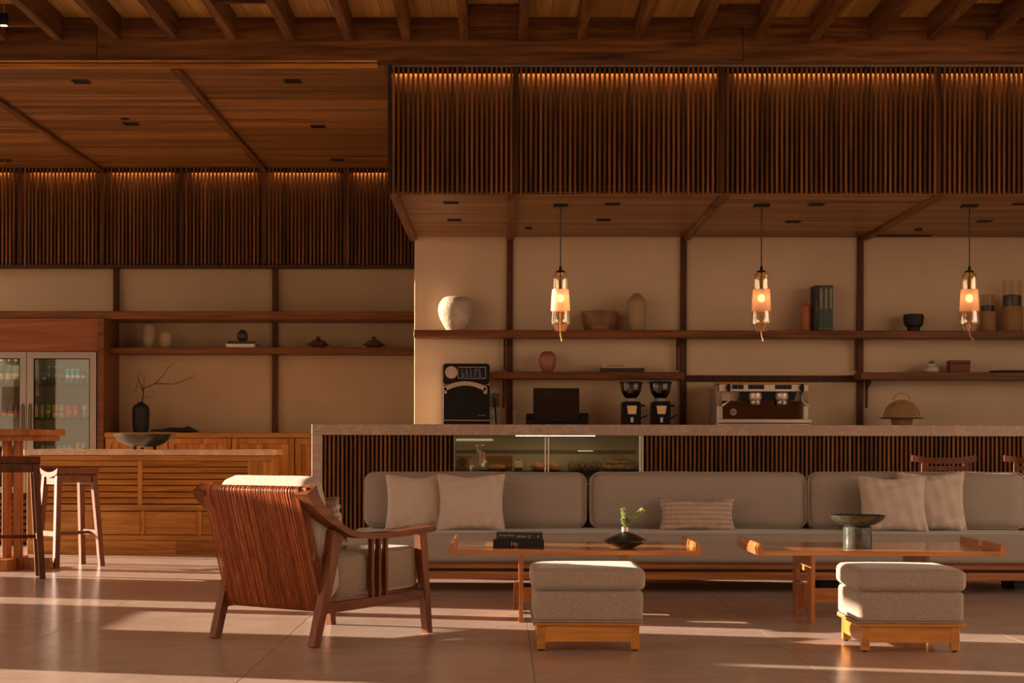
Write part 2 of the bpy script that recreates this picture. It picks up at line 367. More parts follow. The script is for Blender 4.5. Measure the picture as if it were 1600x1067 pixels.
def interp(pts, n):
    "smooth Catmull-Rom through tuples"
    out = []
    m = len(pts)
    for i in range(m-1):
        p0, p1, p2, p3 = pts[max(0, i-1)], pts[i], pts[i+1], pts[min(m-1, i+2)]
        for k in range(n):
            t = k/n
            out.append(tuple(.5*((2*b)+(-a+c)*t+(2*a-5*b+4*c-d)*t*t+(-a+3*b-3*c+d)*t**3) for a, b, c, d in zip(p0, p1, p2, p3)))
    out.append(tuple(pts[-1])); return out
def prof_px(cx, D, base, pts):
    "profile of (half width px, y px) read off the photograph -> (r, z above base)"
    s = F/D; o = []
    for hw, y in pts: o.append((max(hw/s, 0), P(cx, y, D).z-base))
    o[0] = (o[0][0], 0.0)
    return o

# ================================================================ SETTING
# floor
YF0, YF1 = -1.0, 17.85
floor = G().box(-6.5, 8, -2.5, 17.9, -.12, -.022).build('floor', GROUT); floor['kind'] = 'structure'
T = 1.2375; me_t = G().box(.0012, T-.0012, .0012, T-.0012, -.02, 0).mesh('tile', FLOOR_M, bevel=.001)
for i in range(-5, 7):
    for j in range(-2, 13):
        x0 = .1375+i*T; y0 = 2.75+j*T
        if x0 < -6.5 or x0+T > 8.01 or y0+T > 17.95: continue
        link('tile', me_t, floor, (x0, y0, 0))
# outdoor ground
tg = G().box(-60, 60, -60, 60, -.3, -.14).build('outdoor_ground', plain('terrace_ground', (.20, .15, .10), .9, var=.2)); tg['kind'] = 'structure'

# back walls
BW = 15.55; LW = 17.8
XC = XX(647, BW)
wb = G().box(XC, 8, BW, LW+.2, 0, 2.80).build('wall_back', PLASTER, bevel=.004); wb['kind'] = 'structure'
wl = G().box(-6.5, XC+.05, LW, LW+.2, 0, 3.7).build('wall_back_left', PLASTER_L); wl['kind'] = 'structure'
# posts on the right back wall
for px in (796, 1067, 1343):
    x = XX(px, BW); bx('post', W_POST, x-.027, x+.027, BW-.03, BW, 0, 2.775, wb)
bx('post', W_POST, 6.15, 6.205, BW-.03, BW, 0, 2.775, wb)
bx('post', W_POST, XX(1343, BW)+1.53, XX(1343, BW)+1.585, BW-.03, BW, 0, 2.775, wb)
for px in (182, 430):
    x = XX(px, LW); bx('post', W_POST, x-.026, x+.026, LW-.05, LW, 0, 2.76, wl)
# side walls : the left one is open between piers to the low sun
wsl = struct('wall_left')
WX0, WX1 = -6.5, -6.35
def pier(c0, c1, z0=0, z1=4.3, w=.15): bx('pier', OUTER, WX0, WX0+w, c0, c1, z0, z1, wsl, bevel=0)
def mull(c, wd=.05): bx('mullion', W_POST, WX0+.04, WX0+.10, c-wd/2, c+wd/2, 0, 3.35, wsl, bevel=0)
pier(8.85, 9.78); pier(9.92, 10.5, 0, 1.85); pier(9.92, 10.5, 2.08, 4.3); pier(12.22, 13.75); pier(17.35, 17.9)  # slit in the split pier is invented, to let sun onto the armchair
bx('low_sun_blocker', OUTER, WX0, WX0+.15, 9.78, 9.92, 0, 1.62, wsl, bevel=0)  # unseen, added to block low sun so its streak starts further right
bx('low_sun_blocker', OUTER, WX0, WX0+.15, 10.5, 11.54, 0, .93, wsl, bevel=0)  # unseen, added to hold low sun off the floor at far left
bx('high_sun_blocker', OUTER, WX0, WX0+.15, 10.5, 10.9, 2.0, 3.65, wsl, bevel=0)  # unseen, added to keep sun off most of the ottoman top
bx('mid_sun_blocker', OUTER, WX0, WX0+.15, 10.5, 11.05, 1.36, 1.7, wsl, bevel=0)  # invented bar out of view, breaks the sun patch on the floor
bx('high_sun_blocker', OUTER, WX0, WX0+.15, 13.75, 14.85, 1.5, 3.65, wsl, bevel=0)  # unseen, added to keep sun off the sofa and its pillows
mull(11.66, .22); mull(14.6, .05); mull(15.3, .05); mull(16.1, .05)
wfr = G().box(-6.5, 8.15, -2.7, -2.55, 0, 4.1).build('wall_front_added', plain('added_wall_dark', (.16, .085, .045), .7, var=.2)); wfr['kind'] = 'structure'  # added behind the camera, dark to cut sky light and reflections
bx('lintel', OUTER, WX0, WX1, -2.5, 17.9, 3.65, 4.3, wsl, bevel=0)
pier(-2.5, -2.2); pier(2.2, 2.6)
wsr = G().box(8, 8.15, 12.5, 18, 0, 4.3).build('wall_right', OUTER); wsr['kind'] = 'structure'

# ceiling: boards, rafters, header
ceil = struct('ceiling')
HZ0, HZ1 = 3.70, 4.0; HD = 12.75
me_b = G().box(.001, .119, 0, 15.3, 0, .03).mesh('board', W_BOARDY, bevel=.002)
x = -6.5
while x < 8: link('board', me_b, ceil, (x, -2.5, 4.02)); x += .12
G().box(-6.7, 8.3, -2.6, 12.9, 4.06, 4.2).build('roof_deck', OUTER, ceil)
G().box(-6.7, 8.3, 12.7, 18.1, 4.05, 4.2).build('roof_deck', OUTER, ceil)
me_r = G().box(-.03, .03, 0, 14.9, 0, .18).mesh('rafter', W_BEAMY, bevel=.003)
RX = lambda k: -.275+.412*k
for k in range(-15, 20): link('rafter', me_r, ceil, (RX(k), -2.2, 3.84))
for k in (-12, -8, -4, 0, 4, 8, 12):
    D = 11.75 if k == -4 else 12.4
    for kk in ((D, 0), (D-3.2, 0), (D-6.4, 0)):
        bx('blocking', W_BEAMX, RX(k)+.03, RX(k+1)-.03, kk[0]-.04, kk[0], 3.87, 4.02, ceil)
for i in range(3):
    xs = [-6.4, -2.9, 1.7, 8.0]; bx('header_beam', W_BEAMX, xs[i]+.0015, xs[i+1]-.0015, HD, HD+.10, HZ0, 4.02, ceil, bevel=.003)
bx('header_trim', W_OAKX, -6.4, -.90, HD+.03, HD+.09, 3.672, 3.698, ceil)  # both trims in paler wood to paint the highlight along the mouldings
bx('header_trim', W_OAKX, -6.4, -.90, HD-.012, HD, 3.70, 3.715, ceil)

# left soffit
sof = struct('ceiling_left')
ZS = 3.70
rows = 38; y0 = HD+.1; dy = (LW-y0)/rows
segx = [-6.35, -5.6, XX(157, 17.7, 262), XX(413, 17.7, 262), -.86]
SX = [segx[2], segx[3]]
for r_ in range(rows):
    off = 0
    for a, b in zip(segx[:-1], segx[1:]):
        bx('plank', W_SOFX, a+.0007, b-.0007, y0+r_*dy+.0012, y0+(r_+1)*dy-.0012, ZS, ZS+.02, sof, bevel=.0015)
for x in (segx[1], segx[2], segx[3]): bx('batten', W_BEAMY, x-.03, x+.03, y0, LW-.12, ZS-.035, ZS, sof)
# right soffit
sor = struct('ceiling_right'); ZR = 2.775; FD = 12.84
bxs = [XX(612, FD, 303)+.02, .04, XX(1133, FD, 303), XX(1470, FD, 303), 4.75, 8.0]
bxs[1] = XX(801, FD, 303)
rows = 22; dy = (BW-FD-.03)/rows
for r_ in range(rows):
    for a, b in zip(bxs[:-1], bxs[1:]):
        bx('plank', W_SOFX, a+.0007, b-.0007, FD+.03+r_*dy+.0012, FD+.03+(r_+1)*dy-.0012, ZR, ZR+.02, sor, bevel=.0015)
for x in bxs[1:-1]: bx('batten', W_BEAMY, x-.028, x+.028, FD+.05, BW-.03, ZR-.03, ZR, sor)
bx('edge_board', W_BEAMY, bxs[0]-.03, bxs[0]+.03, FD+.03, BW+.05, ZR-.03, ZR+.06, sor)

# slatted fascias ------------------------------------------------------------
LED = plain('led_strip', (1, .6, .25), .5, emit=(1.0, .47, .12), es=38.0)
def slat_screen(name, D, xa, xb, z0, z1, pitch, w, leds, joints, dep=.035, gap=.05, ztop_led=None):
    root = struct(name)
    bx('backing_board', W_BACK, xa, xb, D+dep+gap, D+dep+gap+.02, z0+.0, z1, root)
    bx('top_rail', W_DARK, xa, xb, D+dep, D+dep+.02, z1-.045, z1, root)
    bx('bottom_rail', W_POST, xa, xb, D+dep, D+dep+.02, z0+.02, z0+.06, root)
    me = G().box(0, w, 0, dep, z0, z1).mesh('slat', W_SLAT, bevel=.0015)
    n = int((xb-xa)/pitch)
    for i in range(n):
        x = xa+(i+.25)*pitch
        if any(abs(x+w/2-j) < .024 for j in joints): continue
        o = link('slat', me, root, (x, D, 0))
    for j in joints: bx('divider', W_POST, j-.021, j+.021, D+.012, D+dep+.04, z0, z1, root)
    for a, b in leds:
        bx('led_strip', LED, a, b, D+dep+.022, D+dep+.038, z1-.034, z1-.024, root, bevel=0)
    return root
zt = ZZ(103, FD); zb = ZZ(302, FD)
slat_screen('trim_1', FD, XX(610, FD), 7.9, zb, zt, .0352, .0165,
            [(XX(a, FD, 115), XX(b, FD, 115)) for a, b in ((616, 800), (815, 1030), (1034, 1122), (1150, 1458), (1478, 1790), (1810, 2120))], [XX(806, FD, 200), XX(1129, FD, 200), XX(1467, FD, 200), XX(1800, FD, 200)])
zb2 = ZZ(415, 17.7, 300); zt2 = ZZ(265, 17.7, 300)
slat_screen('trim_2', 17.66, -5.6, XC-.005, zb2, ZS, .0372, .017,
            [(XX(a, 17.7, 277), XX(b, 17.7, 277)) for a, b in ((-130, -20), (-60, 15), (48, 146), (175, 268), (300, 397), (427, 525), (553, 607))], [XX(160, 17.7, 340), XX(413, 17.7, 340), XX(32, 17.7, 340), XX(284, 17.7, 340), XX(540, 17.7, 340)], dep=.03, gap=.05)
bx('trim_3', W_POST, -5.6, XC-.005, 17.63, 17.79, zb2-.025, zb2, None)['kind'] = 'structure'
bx('trim_4', W_DARK, XX(608, FD)-.015, XX(608, FD)+.012, FD-.01, FD+.12, zb-.0, zt+.02, None)['kind'] = 'structure'
# side of the dropped box, behind its slats
G().box(XX(610, FD)-.01, XX(610, FD)+.02, FD+.12, LW, zb+.09, 3.72).build('trim_5', W_BEAMY)['kind'] = 'structure'

# downlights / vents
VENT = plain('vent_black', (.012, .010, .009), .6)
def vent(px, py, zc, w=.10, d=.10, nm='left', lab=''):
    d_ = F0+R1*((px-PX)/F)+U1*(-(py-PY)/F); t_ = (zc-1)/d_.z; p = CAM+d_*t_
    r = thing('downlight', lab, 'light', (p.x, p.y, zc), 0, 'downlights in the timber soffits')
    g = G().box(-w/2, w/2, -d/2, d/2, -.006, 0).box(-w/2, w/2, -d/2, d/2, 0, 0)
    fr = G()
    for a in ((-w/2, w/2, -d/2, -d/2+.008), (-w/2, w/2, d/2-.008, d/2), (-w/2, -w/2+.008, -d/2+.008, d/2-.008), (w/2-.008, w/2, -d/2+.008, d/2-.008)): fr.box(*a, -.008, -.0005)
    fr.build('trim_ring', VENT, r)
    G().box(-w/2+.008, w/2-.008, -d/2+.008, d/2-.008, -.003, -.0005).build('lens', SCREEN, r)
for px, py, lab, d in ((127, 127, 'square black downlight front left in the high soffit', .13), (457, 126, 'square black downlight in the high soffit near the slatted box', .13),
                    (205, 193, 'larger black downlight of the close pair mid soffit on the left', .12), (195, 185, 'small sensor slot beside the middle left downlight', .05), (497, 197, 'black downlight halfway back in the high soffit on the right', .12), (527, 249, 'rearmost black downlight of the high soffit near the slats', .12),
                    (6, 250, 'black downlight at the far left rear of the high soffit', .12)):
    vent(px, py, ZS, w=.125 if d > .1 else .07, d=d, lab=lab)
for px, py, lab in ((705, 316, 'front downlight of the leftmost bay of the low bar soffit'), (710, 343, 'rear downlight of the leftmost bay of the low bar soffit'), (957, 318, 'front downlight right of the first pendant lamp'), (943, 343, 'rear downlight right of the first pendant lamp'),
                    (1275, 319, 'front downlight right of the middle pendant lamp'), (1239, 346, 'rear downlight right of the middle pendant lamp'), (1594, 318, 'front downlight at the right edge of the bar soffit'), (1538, 345, 'rear downlight right of the third pendant lamp')):
    vent(px, py, ZR, w=.115, d=.09, lab=lab)
for px, py, lab in ((826, 355, 'small round sprinkler plate left of the first pendant'), (1435, 357, 'small round sprinkler plate between second and third pendants')):
    d_ = F0+R1*((px-PX)/F)+U1*(-(py-PY)/F); t_ = (ZR-1)/d_.z; p = CAM+d_*t_
    tag(G().lathe([(.018, -.02), (.03, -.014), (.034, 0)], (0, 0, 0), 20).build('sprinkler', VENT, loc=(p.x, p.y, ZR)), lab, 'sprinkler')
r = thing('slot_diffuser', 'long narrow black air slot at the back of the bar soffit', 'vent', (XX(1405, 15.4), 15.38, ZR))
G().box(-.27, .27, -.03, .03, -.006, 0).build('slot_frame', VENT, r); G().box(-.255, .255, -.004, .004, -.012, -.006).build('slot_blade', BLACKG, r)
# spot on the left block
r = thing('spotlight', 'small black cylinder spotlight hanging from the rafters at top left', 'light', (XX(6, 12.1, 30), 12.1, 0))
zz = ZZ(40, 12.1, 6); zz2 = ZZ(21, 12.1, 6)
G().lathe([(.028, zz), (.03, zz+.004), (.03, zz2-.006), (.025, zz2)], seg=20).build('housing', BLACKG, r, smooth=40)
G().lathe([(0, zz-.001), (.023, zz-.001)], seg=20).build('lens', plain('spot_lens', (1, .8, .5), .4, emit=(1, .75, .4), es=3), r)
G().lathe([(.003, zz2), (.003, 4.02)], seg=8).build('stem', STEEL, r)

# ================================================================ WALL SHELVES
SD = 15.22
ztop = ZZ(515.5, SD); ZSH = ztop
s1 = thing('wall_shelf', 'long upper teak shelf running the width of the bar wall', 'shelf', (0, 0, 0))
bx('board', W_SHELF, XX(646, SD), 6.15, SD, BW-.031, ztop-.062, ztop, s1, bevel=.004)
for px in (791, 1060, 1338):
    x = XX(px, BW)
    G().prism([(BW-.031, ztop-.064), (BW-.20, ztop-.064), (BW-.20, ztop-.075), (BW-.055, ztop-.13), (BW-.045, ztop-.33), (BW-.031, ztop-.33)], 'x', x-.025, x-.008).build('bracket', W_POST, s1)
ZS2 = ZZ(580.5, SD)
s2 = thing('wall_shelf', 'lower teak shelf above the till and grinders', 'shelf', (0, 0, 0))
bx('board', W_SHELF, XX(768, SD), XX(1069, SD), SD, BW-.031, ZS2-.062, ZS2, s2, bevel=.004)
for px in (790, ):
    x = XX(px, BW); G().prism([(BW-.031, ZS2-.062), (BW-.19, ZS2-.062), (BW-.19, ZS2-.08), (BW-.05, ZS2-.13), (BW-.031, ZS2-.3)], 'x', x-.028, x-.008).build('bracket', W_POST, s2)
s3 = thing('wall_shelf', 'lower teak shelf at the right holding a succulent pot', 'shelf', (0, 0, 0))
bx('board', W_SHELF, XX(1345, SD), 6.15, SD, BW-.031, ZS2-.062, ZS2, s3, bevel=.004)
x = XX(1352, BW); G().prism([(BW-.031, ZS2-.062), (BW-.19, ZS2-.062), (BW-.19, ZS2-.08), (BW-.05, ZS2-.13), (BW-.031, ZS2-.3)], 'x', x-.008, x+.012).build('bracket', W_POST, s3)
bx('rail', W_POST, XX(1072, BW), XX(1338, BW), BW-.035, BW-.001, ZZ(596, BW), ZZ(586, BW), wb)

# things on the upper shelf
ID = 15.37
def pot(name, label, cat, cx, D, base, pts, mat, seg=40, inner=True, group=None, smooth=50):
    pr = prof_px(cx, D, base, pts)
    pr = interp(pr, 4) if len(pr) > 3 else pr
    pr = [(max(a, 0.0005), b) for a, b in pr]
    if inner:
        r0, z0 = pr[-1]; pr = pr+[(r0-.005, z0-.001), (max(r0-.007, .002), z0-.02), (.001, z0-.022)]
    o = G().lathe(pr, seg=seg).build(name, mat, smooth=smooth, loc=(XX(cx, D), D, base))
    return tag(o, label, cat, group)
POT_W = plain('crackled_clay', (.44, .355, .27), .85, var=.22, vscale=9, bump=.5, bscale=40)
pot('round_vase', 'big round pale crackled vase at the left end of the upper shelf', 'vase', 712, ID, ZSH, [(14, 515), (20, 508), (26, 495), (28, 484), (26, 474), (20, 466), (14, 463.5)], POT_W)
WB = wood('walnut_bowl', (.13, .06, .025), (.30, .16, .07), 'x', .4, lo=6, hi=20, vary=0)
pot('wooden_bowl', 'dark grained wooden bowl on the upper bar shelf', 'bowl', 936, ID, ZSH, [(23, 515), (26, 508), (28.5, 495), (29, 487)], WB)
def ringed(name, c):
    m = plain(name, c, .85); t = m.node_tree; b = t.nodes['Principled BSDF']
    tcn = t.nodes.new('ShaderNodeTexCoord'); wv = t.nodes.new('ShaderNodeTexWave'); wv.bands_direction = 'Z'; wv.inputs['Scale'].default_value = 26; wv.inputs['Distortion'].default_value = 1.5
    t.links.new(tcn.outputs['Object'], wv.inputs[0]); bp = t.nodes.new('ShaderNodeBump'); bp.inputs['Strength'].default_value = .5; bp.inputs['Distance'].default_value = .004
    t.links.new(wv.outputs['Fac'], bp.inputs['Height']); t.links.new(bp.outputs[0], b.inputs['Normal'])
    r = t.nodes.new('ShaderNodeValToRGB'); r.color_ramp.elements[0].color = (*[k*.75 for k in c], 1); r.color_ramp.elements[1].color = (*c, 1); t.links.new(wv.outputs['Fac'], r.inputs[0]); t.links.new(r.outputs[0], b.inputs['Base Color'])
    return m
pot('bottle_vase', 'tall beige ribbed bottle vase beside the wooden bowl', 'vase', 994, ID, ZSH, [(12, 515), (14.5, 510), (15.5, 495), (15.5, 478), (14, 470), (9, 463), (5.5, 460), (5.5, 458)], ringed('ribbed_clay', (.42, .29, .16)))
pot('terracotta_bottle', 'slim terracotta bottle standing left of the green books', 'vase', 1258, ID, ZSH, [(7.5, 515), (8, 505), (8, 482), (6.5, 478), (4.5, 476), (4, 474)], plain('terracotta', (.42, .14, .06), .8, var=.1))
TEAL = plain('teal_cloth', (.065, .095, .083), .8, var=.1, vscale=30); DKB = plain('dark_cover', (.02, .018, .02), .6)
zt_ = ZZ(445, 15.30)
def bookspine_marks(root, x, y, z0, z1, w, mat, n=9, seed=0):
    g = G(); rnd = random.Random(seed); z = z1
    while z > z0:
        h = rnd.uniform(.006, .013); g.box(x-w/2, x+w/2, y-.0008, y, z-h, z); z -= h+rnd.uniform(.002, .005)
    return g.build('spine_lettering', mat, root)
LET = plain('spine_print', (.36, .30, .18), .7)
for i, (a, b) in enumerate(((1279.5, 1287), (1287.2, 1294.6), (1294.8, 1301.5))):
    xa, xb = XX(a, 15.3, 480), XX(b, 15.3, 480)
    r = thing('book', ['green upright book nearest the terracotta bottle', 'middle of the three green upright books', 'rightmost of the three green upright books'][i], 'book', (xa, 15.3, ZSH), 0, 'green books on the upper bar shelf')
    h = zt_-ZSH-.006; ww = xb-xa
    G().box(.0, .0025, 0, .2, 0, h).box(ww-.0025, ww, 0, .2, 0, h).box(.0025, ww-.0025, 0, .003, 0, h).build('cover', TEAL, r)
    G().box(.003, ww-.003, .004, .195, .003, h-.004).build('pages', WHITE_M, r)
    bookspine_marks(r, ww/2, 0, h*.5, h-.025, .018, LET, seed=i)
    G().box(ww*.2, ww*.8, -.0008, 0, .02, .026).build('publisher_mark', LET, r)
xa, xb = XX(1272.5, 15.3, 480), XX(1302.8, 15.3, 480)
G1_ = thing('slipcase', 'black slipcase around the three green books', 'slipcase', (xa, 15.295, ZSH))
g = G().prism([(0, 0), (.035, .0), (.035, .004), (.035, .2), (0, .2)], 'z', 0, zt_-ZSH-.003)
g.build('side_block', DKB, G1_)
G().box(.035, xb-xa, .003, .2, zt_-ZSH-.004, zt_-ZSH).build('top_panel', TEAL, G1_)
bookspine_marks(G1_, .018, 0, .16, .26, .012, plain('faint_print', (.12, .08, .09), .7), seed=9)
pot('dark_cup', 'black footed ceramic cup alone on the right upper shelf', 'cup', 1427, ID, ZSH, [(10, 515), (10, 512), (14, 508), (15.8, 500), (15.5, 493), (14, 491)], BLACK)
# glass jars in wicker sleeves
WICK = weave_mat('wicker', (.50, .29, .11), (.20, .10, .035), 60, 60)
JGL = glass('jar_glass', (.95, .92, .87), .035)
COFFEE = plain('coffee_beans', (.012, .009, .008), .45, bump=1.0, bscale=120)
def jar(cx, hw, ytop, ysl, yfill, label):
    r = thing('storage_jar', label, 'jar', (XX(cx, ID), ID, ZSH), 0, 'wicker sleeved glass jars'); s = F/ID; R_ = hw/s
    zz = lambda y: P(cx, y, ID).z-ZSH
    G().lathe([(R_+.004, 0), (R_+.006, .01), (R_+.004, zz(ysl)), (R_-.001, zz(ysl))], seg=32).build('wicker_sleeve', WICK, r, smooth=40)
    G().lathe([(R_-.003, .012), (R_-.003, zz(ytop)-.004), (R_-.001, zz(ytop)), (R_-.004, zz(ytop)), (R_-.006, zz(ytop)-.004), (R_-.006, .012)], seg=32).build('glass_cylinder', JGL, r, smooth=40)
    g = G(); pr = [(R_-.008, .014), (R_-.008, zz(yfill)), (R_*.5, zz(yfill)+.008), (0.0005, zz(yfill)+.004)]; g.lathe(pr, seg=32).build('coffee_beans', COFFEE, r, smooth=40)
jar(1542.5, 11.5, 460, 487, 478, 'shorter glass jar in a wicker sleeve behind the right pendant')
jar(1581, 15.5, 438.5, 479, 462, 'taller glass jar in a wicker sleeve at the right edge')
# lower shelves
pot('egg_vase', 'smooth terracotta egg vase on the lower bar shelf', 'vase', 855, ID, ZS2, [(7, 581), (11, 575), (13.5, 566), (13, 557), (9, 551), (5, 549)], plain('smooth_terracotta', (.30, .105, .06), .55))
def flat_book(label, xa, xb, D, dep, z0, z1, cm, pm, rz=0, group=None, deco=None, hard=.003):
    r = thing('book', label, 'book', ((xa+xb)/2, D+dep/2, z0), rz, group); w_ = (xb-xa)/2; h = z1-z0; d2 = dep/2
    G().box(-w_, w_, -d2, d2, 0, hard).box(-w_, w_, -d2, d2, h-hard, h).box(-w_, w_, -d2, -d2+hard, hard, h-hard).build('cover', cm, r, bevel=.0006)
    G().box(-w_+.004, w_-.004, -d2+hard+.001, d2-.005, hard, h-hard).build('pages', pm, r)
    return r, w_, d2, h
PINK = plain('pale_pink_cover', (.50, .30, .21), .7)
flat_book('wide black book lying at the base of the stack above the grinders', XX(938, 15.28, 577), XX(1007, 15.28, 577), 15.28, .2, ZS2, ZS2+.034, DKB, WHITE_M, 0, 'books lying on the lower bar shelf')
rb, w_, d2, h = flat_book('pale pink book lying on top of the wide black one', XX(942, 15.29, 570), XX(1000, 15.29, 570), 15.29, .17, ZS2+.034, ZS2+.072, PINK, WHITE_M, 0, 'books lying on the lower bar shelf')
bm_ = G(); rnd = random.Random(3)
xx = -.13
while xx < .02: l = rnd.uniform(.006, .016); bm_.box(xx, xx+l, -d2-.0006, -d2, .015, .024); xx += l+.004
bm_.build('spine_lettering', DKB, rb)
r = thing('succulent_pot', 'small white pot with a green succulent on the right lower shelf', 'plant', (XX(1454, ID), ID, ZS2))
G().lathe([(.05, 0), (.068, .01), (.074, .03), (.062, .05), (.042, .062), (.04, .078), (.036, .078), (.034, .062), (.001, .06)], seg=32).build('pot', plain('white_glaze', (.55, .46, .38), .5), r, smooth=50)
g = G(); rnd = random.Random(5)
for i in range(34):
    a = rnd.uniform(0, 2*PI); t_ = rnd.uniform(.1, 1.1); l = rnd.uniform(.03, .05); d = Vector((math.cos(a)*math.sin(t_), math.sin(a)*math.sin(t_), math.cos(t_)))
    g.tube([(0, 0, .065), Vector((0, 0, .065))+d*l*.6, Vector((0, 0, .065))+d*l], [.004, .006, .001], 5)
GREEN = plain('succulent_green', (.10, .20, .06), .6, var=.3, vscale=40)
g.build('rosette', GREEN, r, smooth=60)
r = thing('wooden_box', 'small lidded reddish brown wooden box beside the succulent', 'box', (XX(1495, ID), ID-.05, ZS2))
RB = wood('rosewood', (.11, .025, .015), (.18, .045, .028), 'x', .45, vary=0)
G().box(-.085, .085, -.06, .06, 0, .075).build('body', RB, r, bevel=.003); G().box(-.088, .088, -.063, .063, .077, .104).build('lid', RB, r, bevel=.003)
r = thing('serving_tray', 'flat black tray lying on the lower shelf at the right edge', 'tray', (XX(1590, ID), ID-.02, ZS2))
G().box(-.21, .21, -.1, .1, .004, .012).build('base', BLACK, r, bevel=.002)
g = G().box(-.24, -.20, -.05, .05, .012, .02); g.box(-.21, .21, -.105, -.1, .006, .022).box(-.21, .21, .1, .105, .006, .022).box(.205, .21, -.1, .1, .012, .022); g.build('rim', BLACK, r)
for a in ((-.18, -.07), (.18, -.07)): G().box(a[0]-.01, a[0]+.01, a[1], a[1]+.14, 0, .004).build('foot', BLACK, r)

# ================================================================ BACK BAR and its machines
ZB = 1.02
r = thing('back_bar_cabinet', 'low stone topped work counter against the bar wall', 'cabinet', (0, 0, 0))
bx('worktop', MARBLE, XX(655, BW), 7.9, 14.88, BW-.035, ZB-.03, ZB, r); bx('carcass', W_OAKX, XX(655, BW)+.02, 7.88, 14.92, BW-.036, .0, ZB-.03, r)
# oven
OD = 15.0; s = F/OD
xo0, xo1 = XX(690, OD), XX(765, OD); zo1 = ZZ(568, OD); ow = xo1-xo0
r = thing('speed_oven', 'black countertop oven with round dial and curved steel handle', 'oven', ((xo0+xo1)/2, OD, ZB))
hh = zo1-ZB; hw_ = ow/2
def rrect(w0, w1, z0, z1, rad, n=6):
    pts = []
    for cx_, cz_, a0 in ((w1-rad, z1-rad, 0), (w0+rad, z1-rad, PI/2), (w0+rad, z0+rad, PI), (w1-rad, z0+rad, 3*PI/2)):
        for i in range(n+1): a = a0+PI/2*i/n; pts.append((cx_+rad*math.cos(a), cz_+rad*math.sin(a)))
    return pts
CH_S = plain('steel_side', (.55, .47, .38), .35, .9)
G().prism(rrect(-hw_, hw_, .05, hh, .03), 'y', .02, .5).build('casing', CH_S, r, smooth=40)
G().prism(rrect(-hw_+.012, hw_, ZZ(601, OD)-ZB, hh, .028), 'y', 0, .02).build('control_panel', BLACKG, r, smooth=40)
G().box(-hw_+.012, hw_, .0, .02, ZZ(656, OD)-ZB, ZZ(602, OD)-ZB).build('door', BLACKG, r, bevel=.003)
G().box(-hw_+.012, hw_, .0, .02, .05, ZZ(657.5, OD)-ZB).build('lower_panel', BLACKG, r, bevel=.002)
for a in (-.16, .16):
    for b in (.06, .42): G().cyl((a, b), .018, 0, .05, 12).build('foot', BLACKG, r)
kx = XX(705, OD)-r.location.x; kz = ZZ(582, OD)-ZB
G().cyly(kx, kz, .052, -.02, 0, 32).build('dial', plain('copper_steel', (.72, .48, .33), .3, .9), r, smooth=40)
G().cyly(kx, kz, .044, -.024, -.02, 32).build('dial_face', STEEL, r)
g = G(); a, b, c, d = XX(715, OD)-r.location.x, XX(759, OD)-r.location.x, ZZ(591.5, OD)-ZB, ZZ(573.5, OD)-ZB
for q in ((a, b, d-.004, d), (a, b, c, c+.004), (a, a+.004, c, d), (b-.004, b, c, d)): g.box(q[0], q[1], -.004, 0, q[2], q[3])
g.build('display_frame', STEEL, r); G().box(a+.004, b-.004, -.002, 0, c+.004, d-.004).build('display', SCREEN, r)
g = G(); rnd = random.Random(2)
for i in range(5):
    for j in range(4): g.box(a+.03+i*.036, a+.03+i*.036+rnd.uniform(.01, .026), -.003, -.002, c+.018+j*.018, c+.023+j*.018)
g.build('display_print', plain('dim_print', (.08, .09, .09), .5, emit=(.5, .6, .7), es=.05), r)
pts = []
n_ = 16; hx0, hx1 = XX(692.5, OD)-r.location.x, XX(761, OD)-r.location.x; zc = ZZ(605, OD)-ZB; zt__ = ZZ(596, OD)-ZB
up = []; lo = []
for i in range(n_+1):
    t_ = -1+2*i/n_; x_ = (hx0+hx1)/2+t_*(hx1-hx0)/2; z_ = zc+(zt__-zc)*(1-t_*t_)
    up.append((x_, z_)); lo.append((x_*1.0-(t_*.02), z_-.035))
g = G()
for i in range(n_): g.hexa([(lo[i][0], -.03, lo[i][1]), (lo[i+1][0], -.03, lo[i+1][1]), (lo[i+1][0], -.018, lo[i+1][1]), (lo[i][0], -.018, lo[i][1])], [(up[i][0], -.03, up[i][1]), (up[i+1][0], -.03, up[i+1][1]), (up[i+1][0], -.018, up[i+1][1]), (up[i][0], -.018, up[i][1])])
g.box(hx0, hx0+.03, -.03, -.0, zc-.055, zc-.005).box(hx1-.03, hx1, -.03, -.0, zc-.055, zc-.005)
g.build('handle', CH_S, r)
text_mesh('brand_lettering', 'turbochef', .016, plain('dim_letter', (.35, .25, .2), .6), r, (XX(753, OD)-r.location.x, -.001, ZZ(650, OD)-ZB), align='CENTER')
# outlets
def outlet(px, py, w, h, label, mat):
    r = thing('wall_socket', label, 'socket', (XX(px, BW), BW, ZZ(py, BW)), 0)
    G().box(-w/2, w/2, -.012, 0, -h/2, h/2).build('plate', mat, r, bevel=.003)
    for dx, dz in ((-.008, .0), (.008, 0), (0, -.012)): G().cyly(dx, dz, .004, -.0135, -.012, 8).build('pin_hole', BLACKG, r)
    return r
outlet(774, 625, .07, .12, 'grey socket plate beside the black oven with a plug in it', plain('socket_grey', (.12, .12, .09), .5))
outlet(770, 652, .055, .13, 'white socket plate low beside the oven', WHITE_M)
outlet(800.5, 652, .07, .12, 'white socket plate low on the post near the till', WHITE_M)
tag(G().tube(interp([(XX(772, 15.5), 15.5, ZZ(622, 15.5)), (XX(773, 15.46), 15.46, ZZ(632, 15.5)), (XX(774.5, 15.46), 15.46, ZZ(650, 15.5)), (XX(776, 15.46), 15.46, ZB+.005)], 4), .007, 8).build('power_cord', BLACKG, smooth=60), 'black power cord hanging from the socket beside the oven', 'cord')
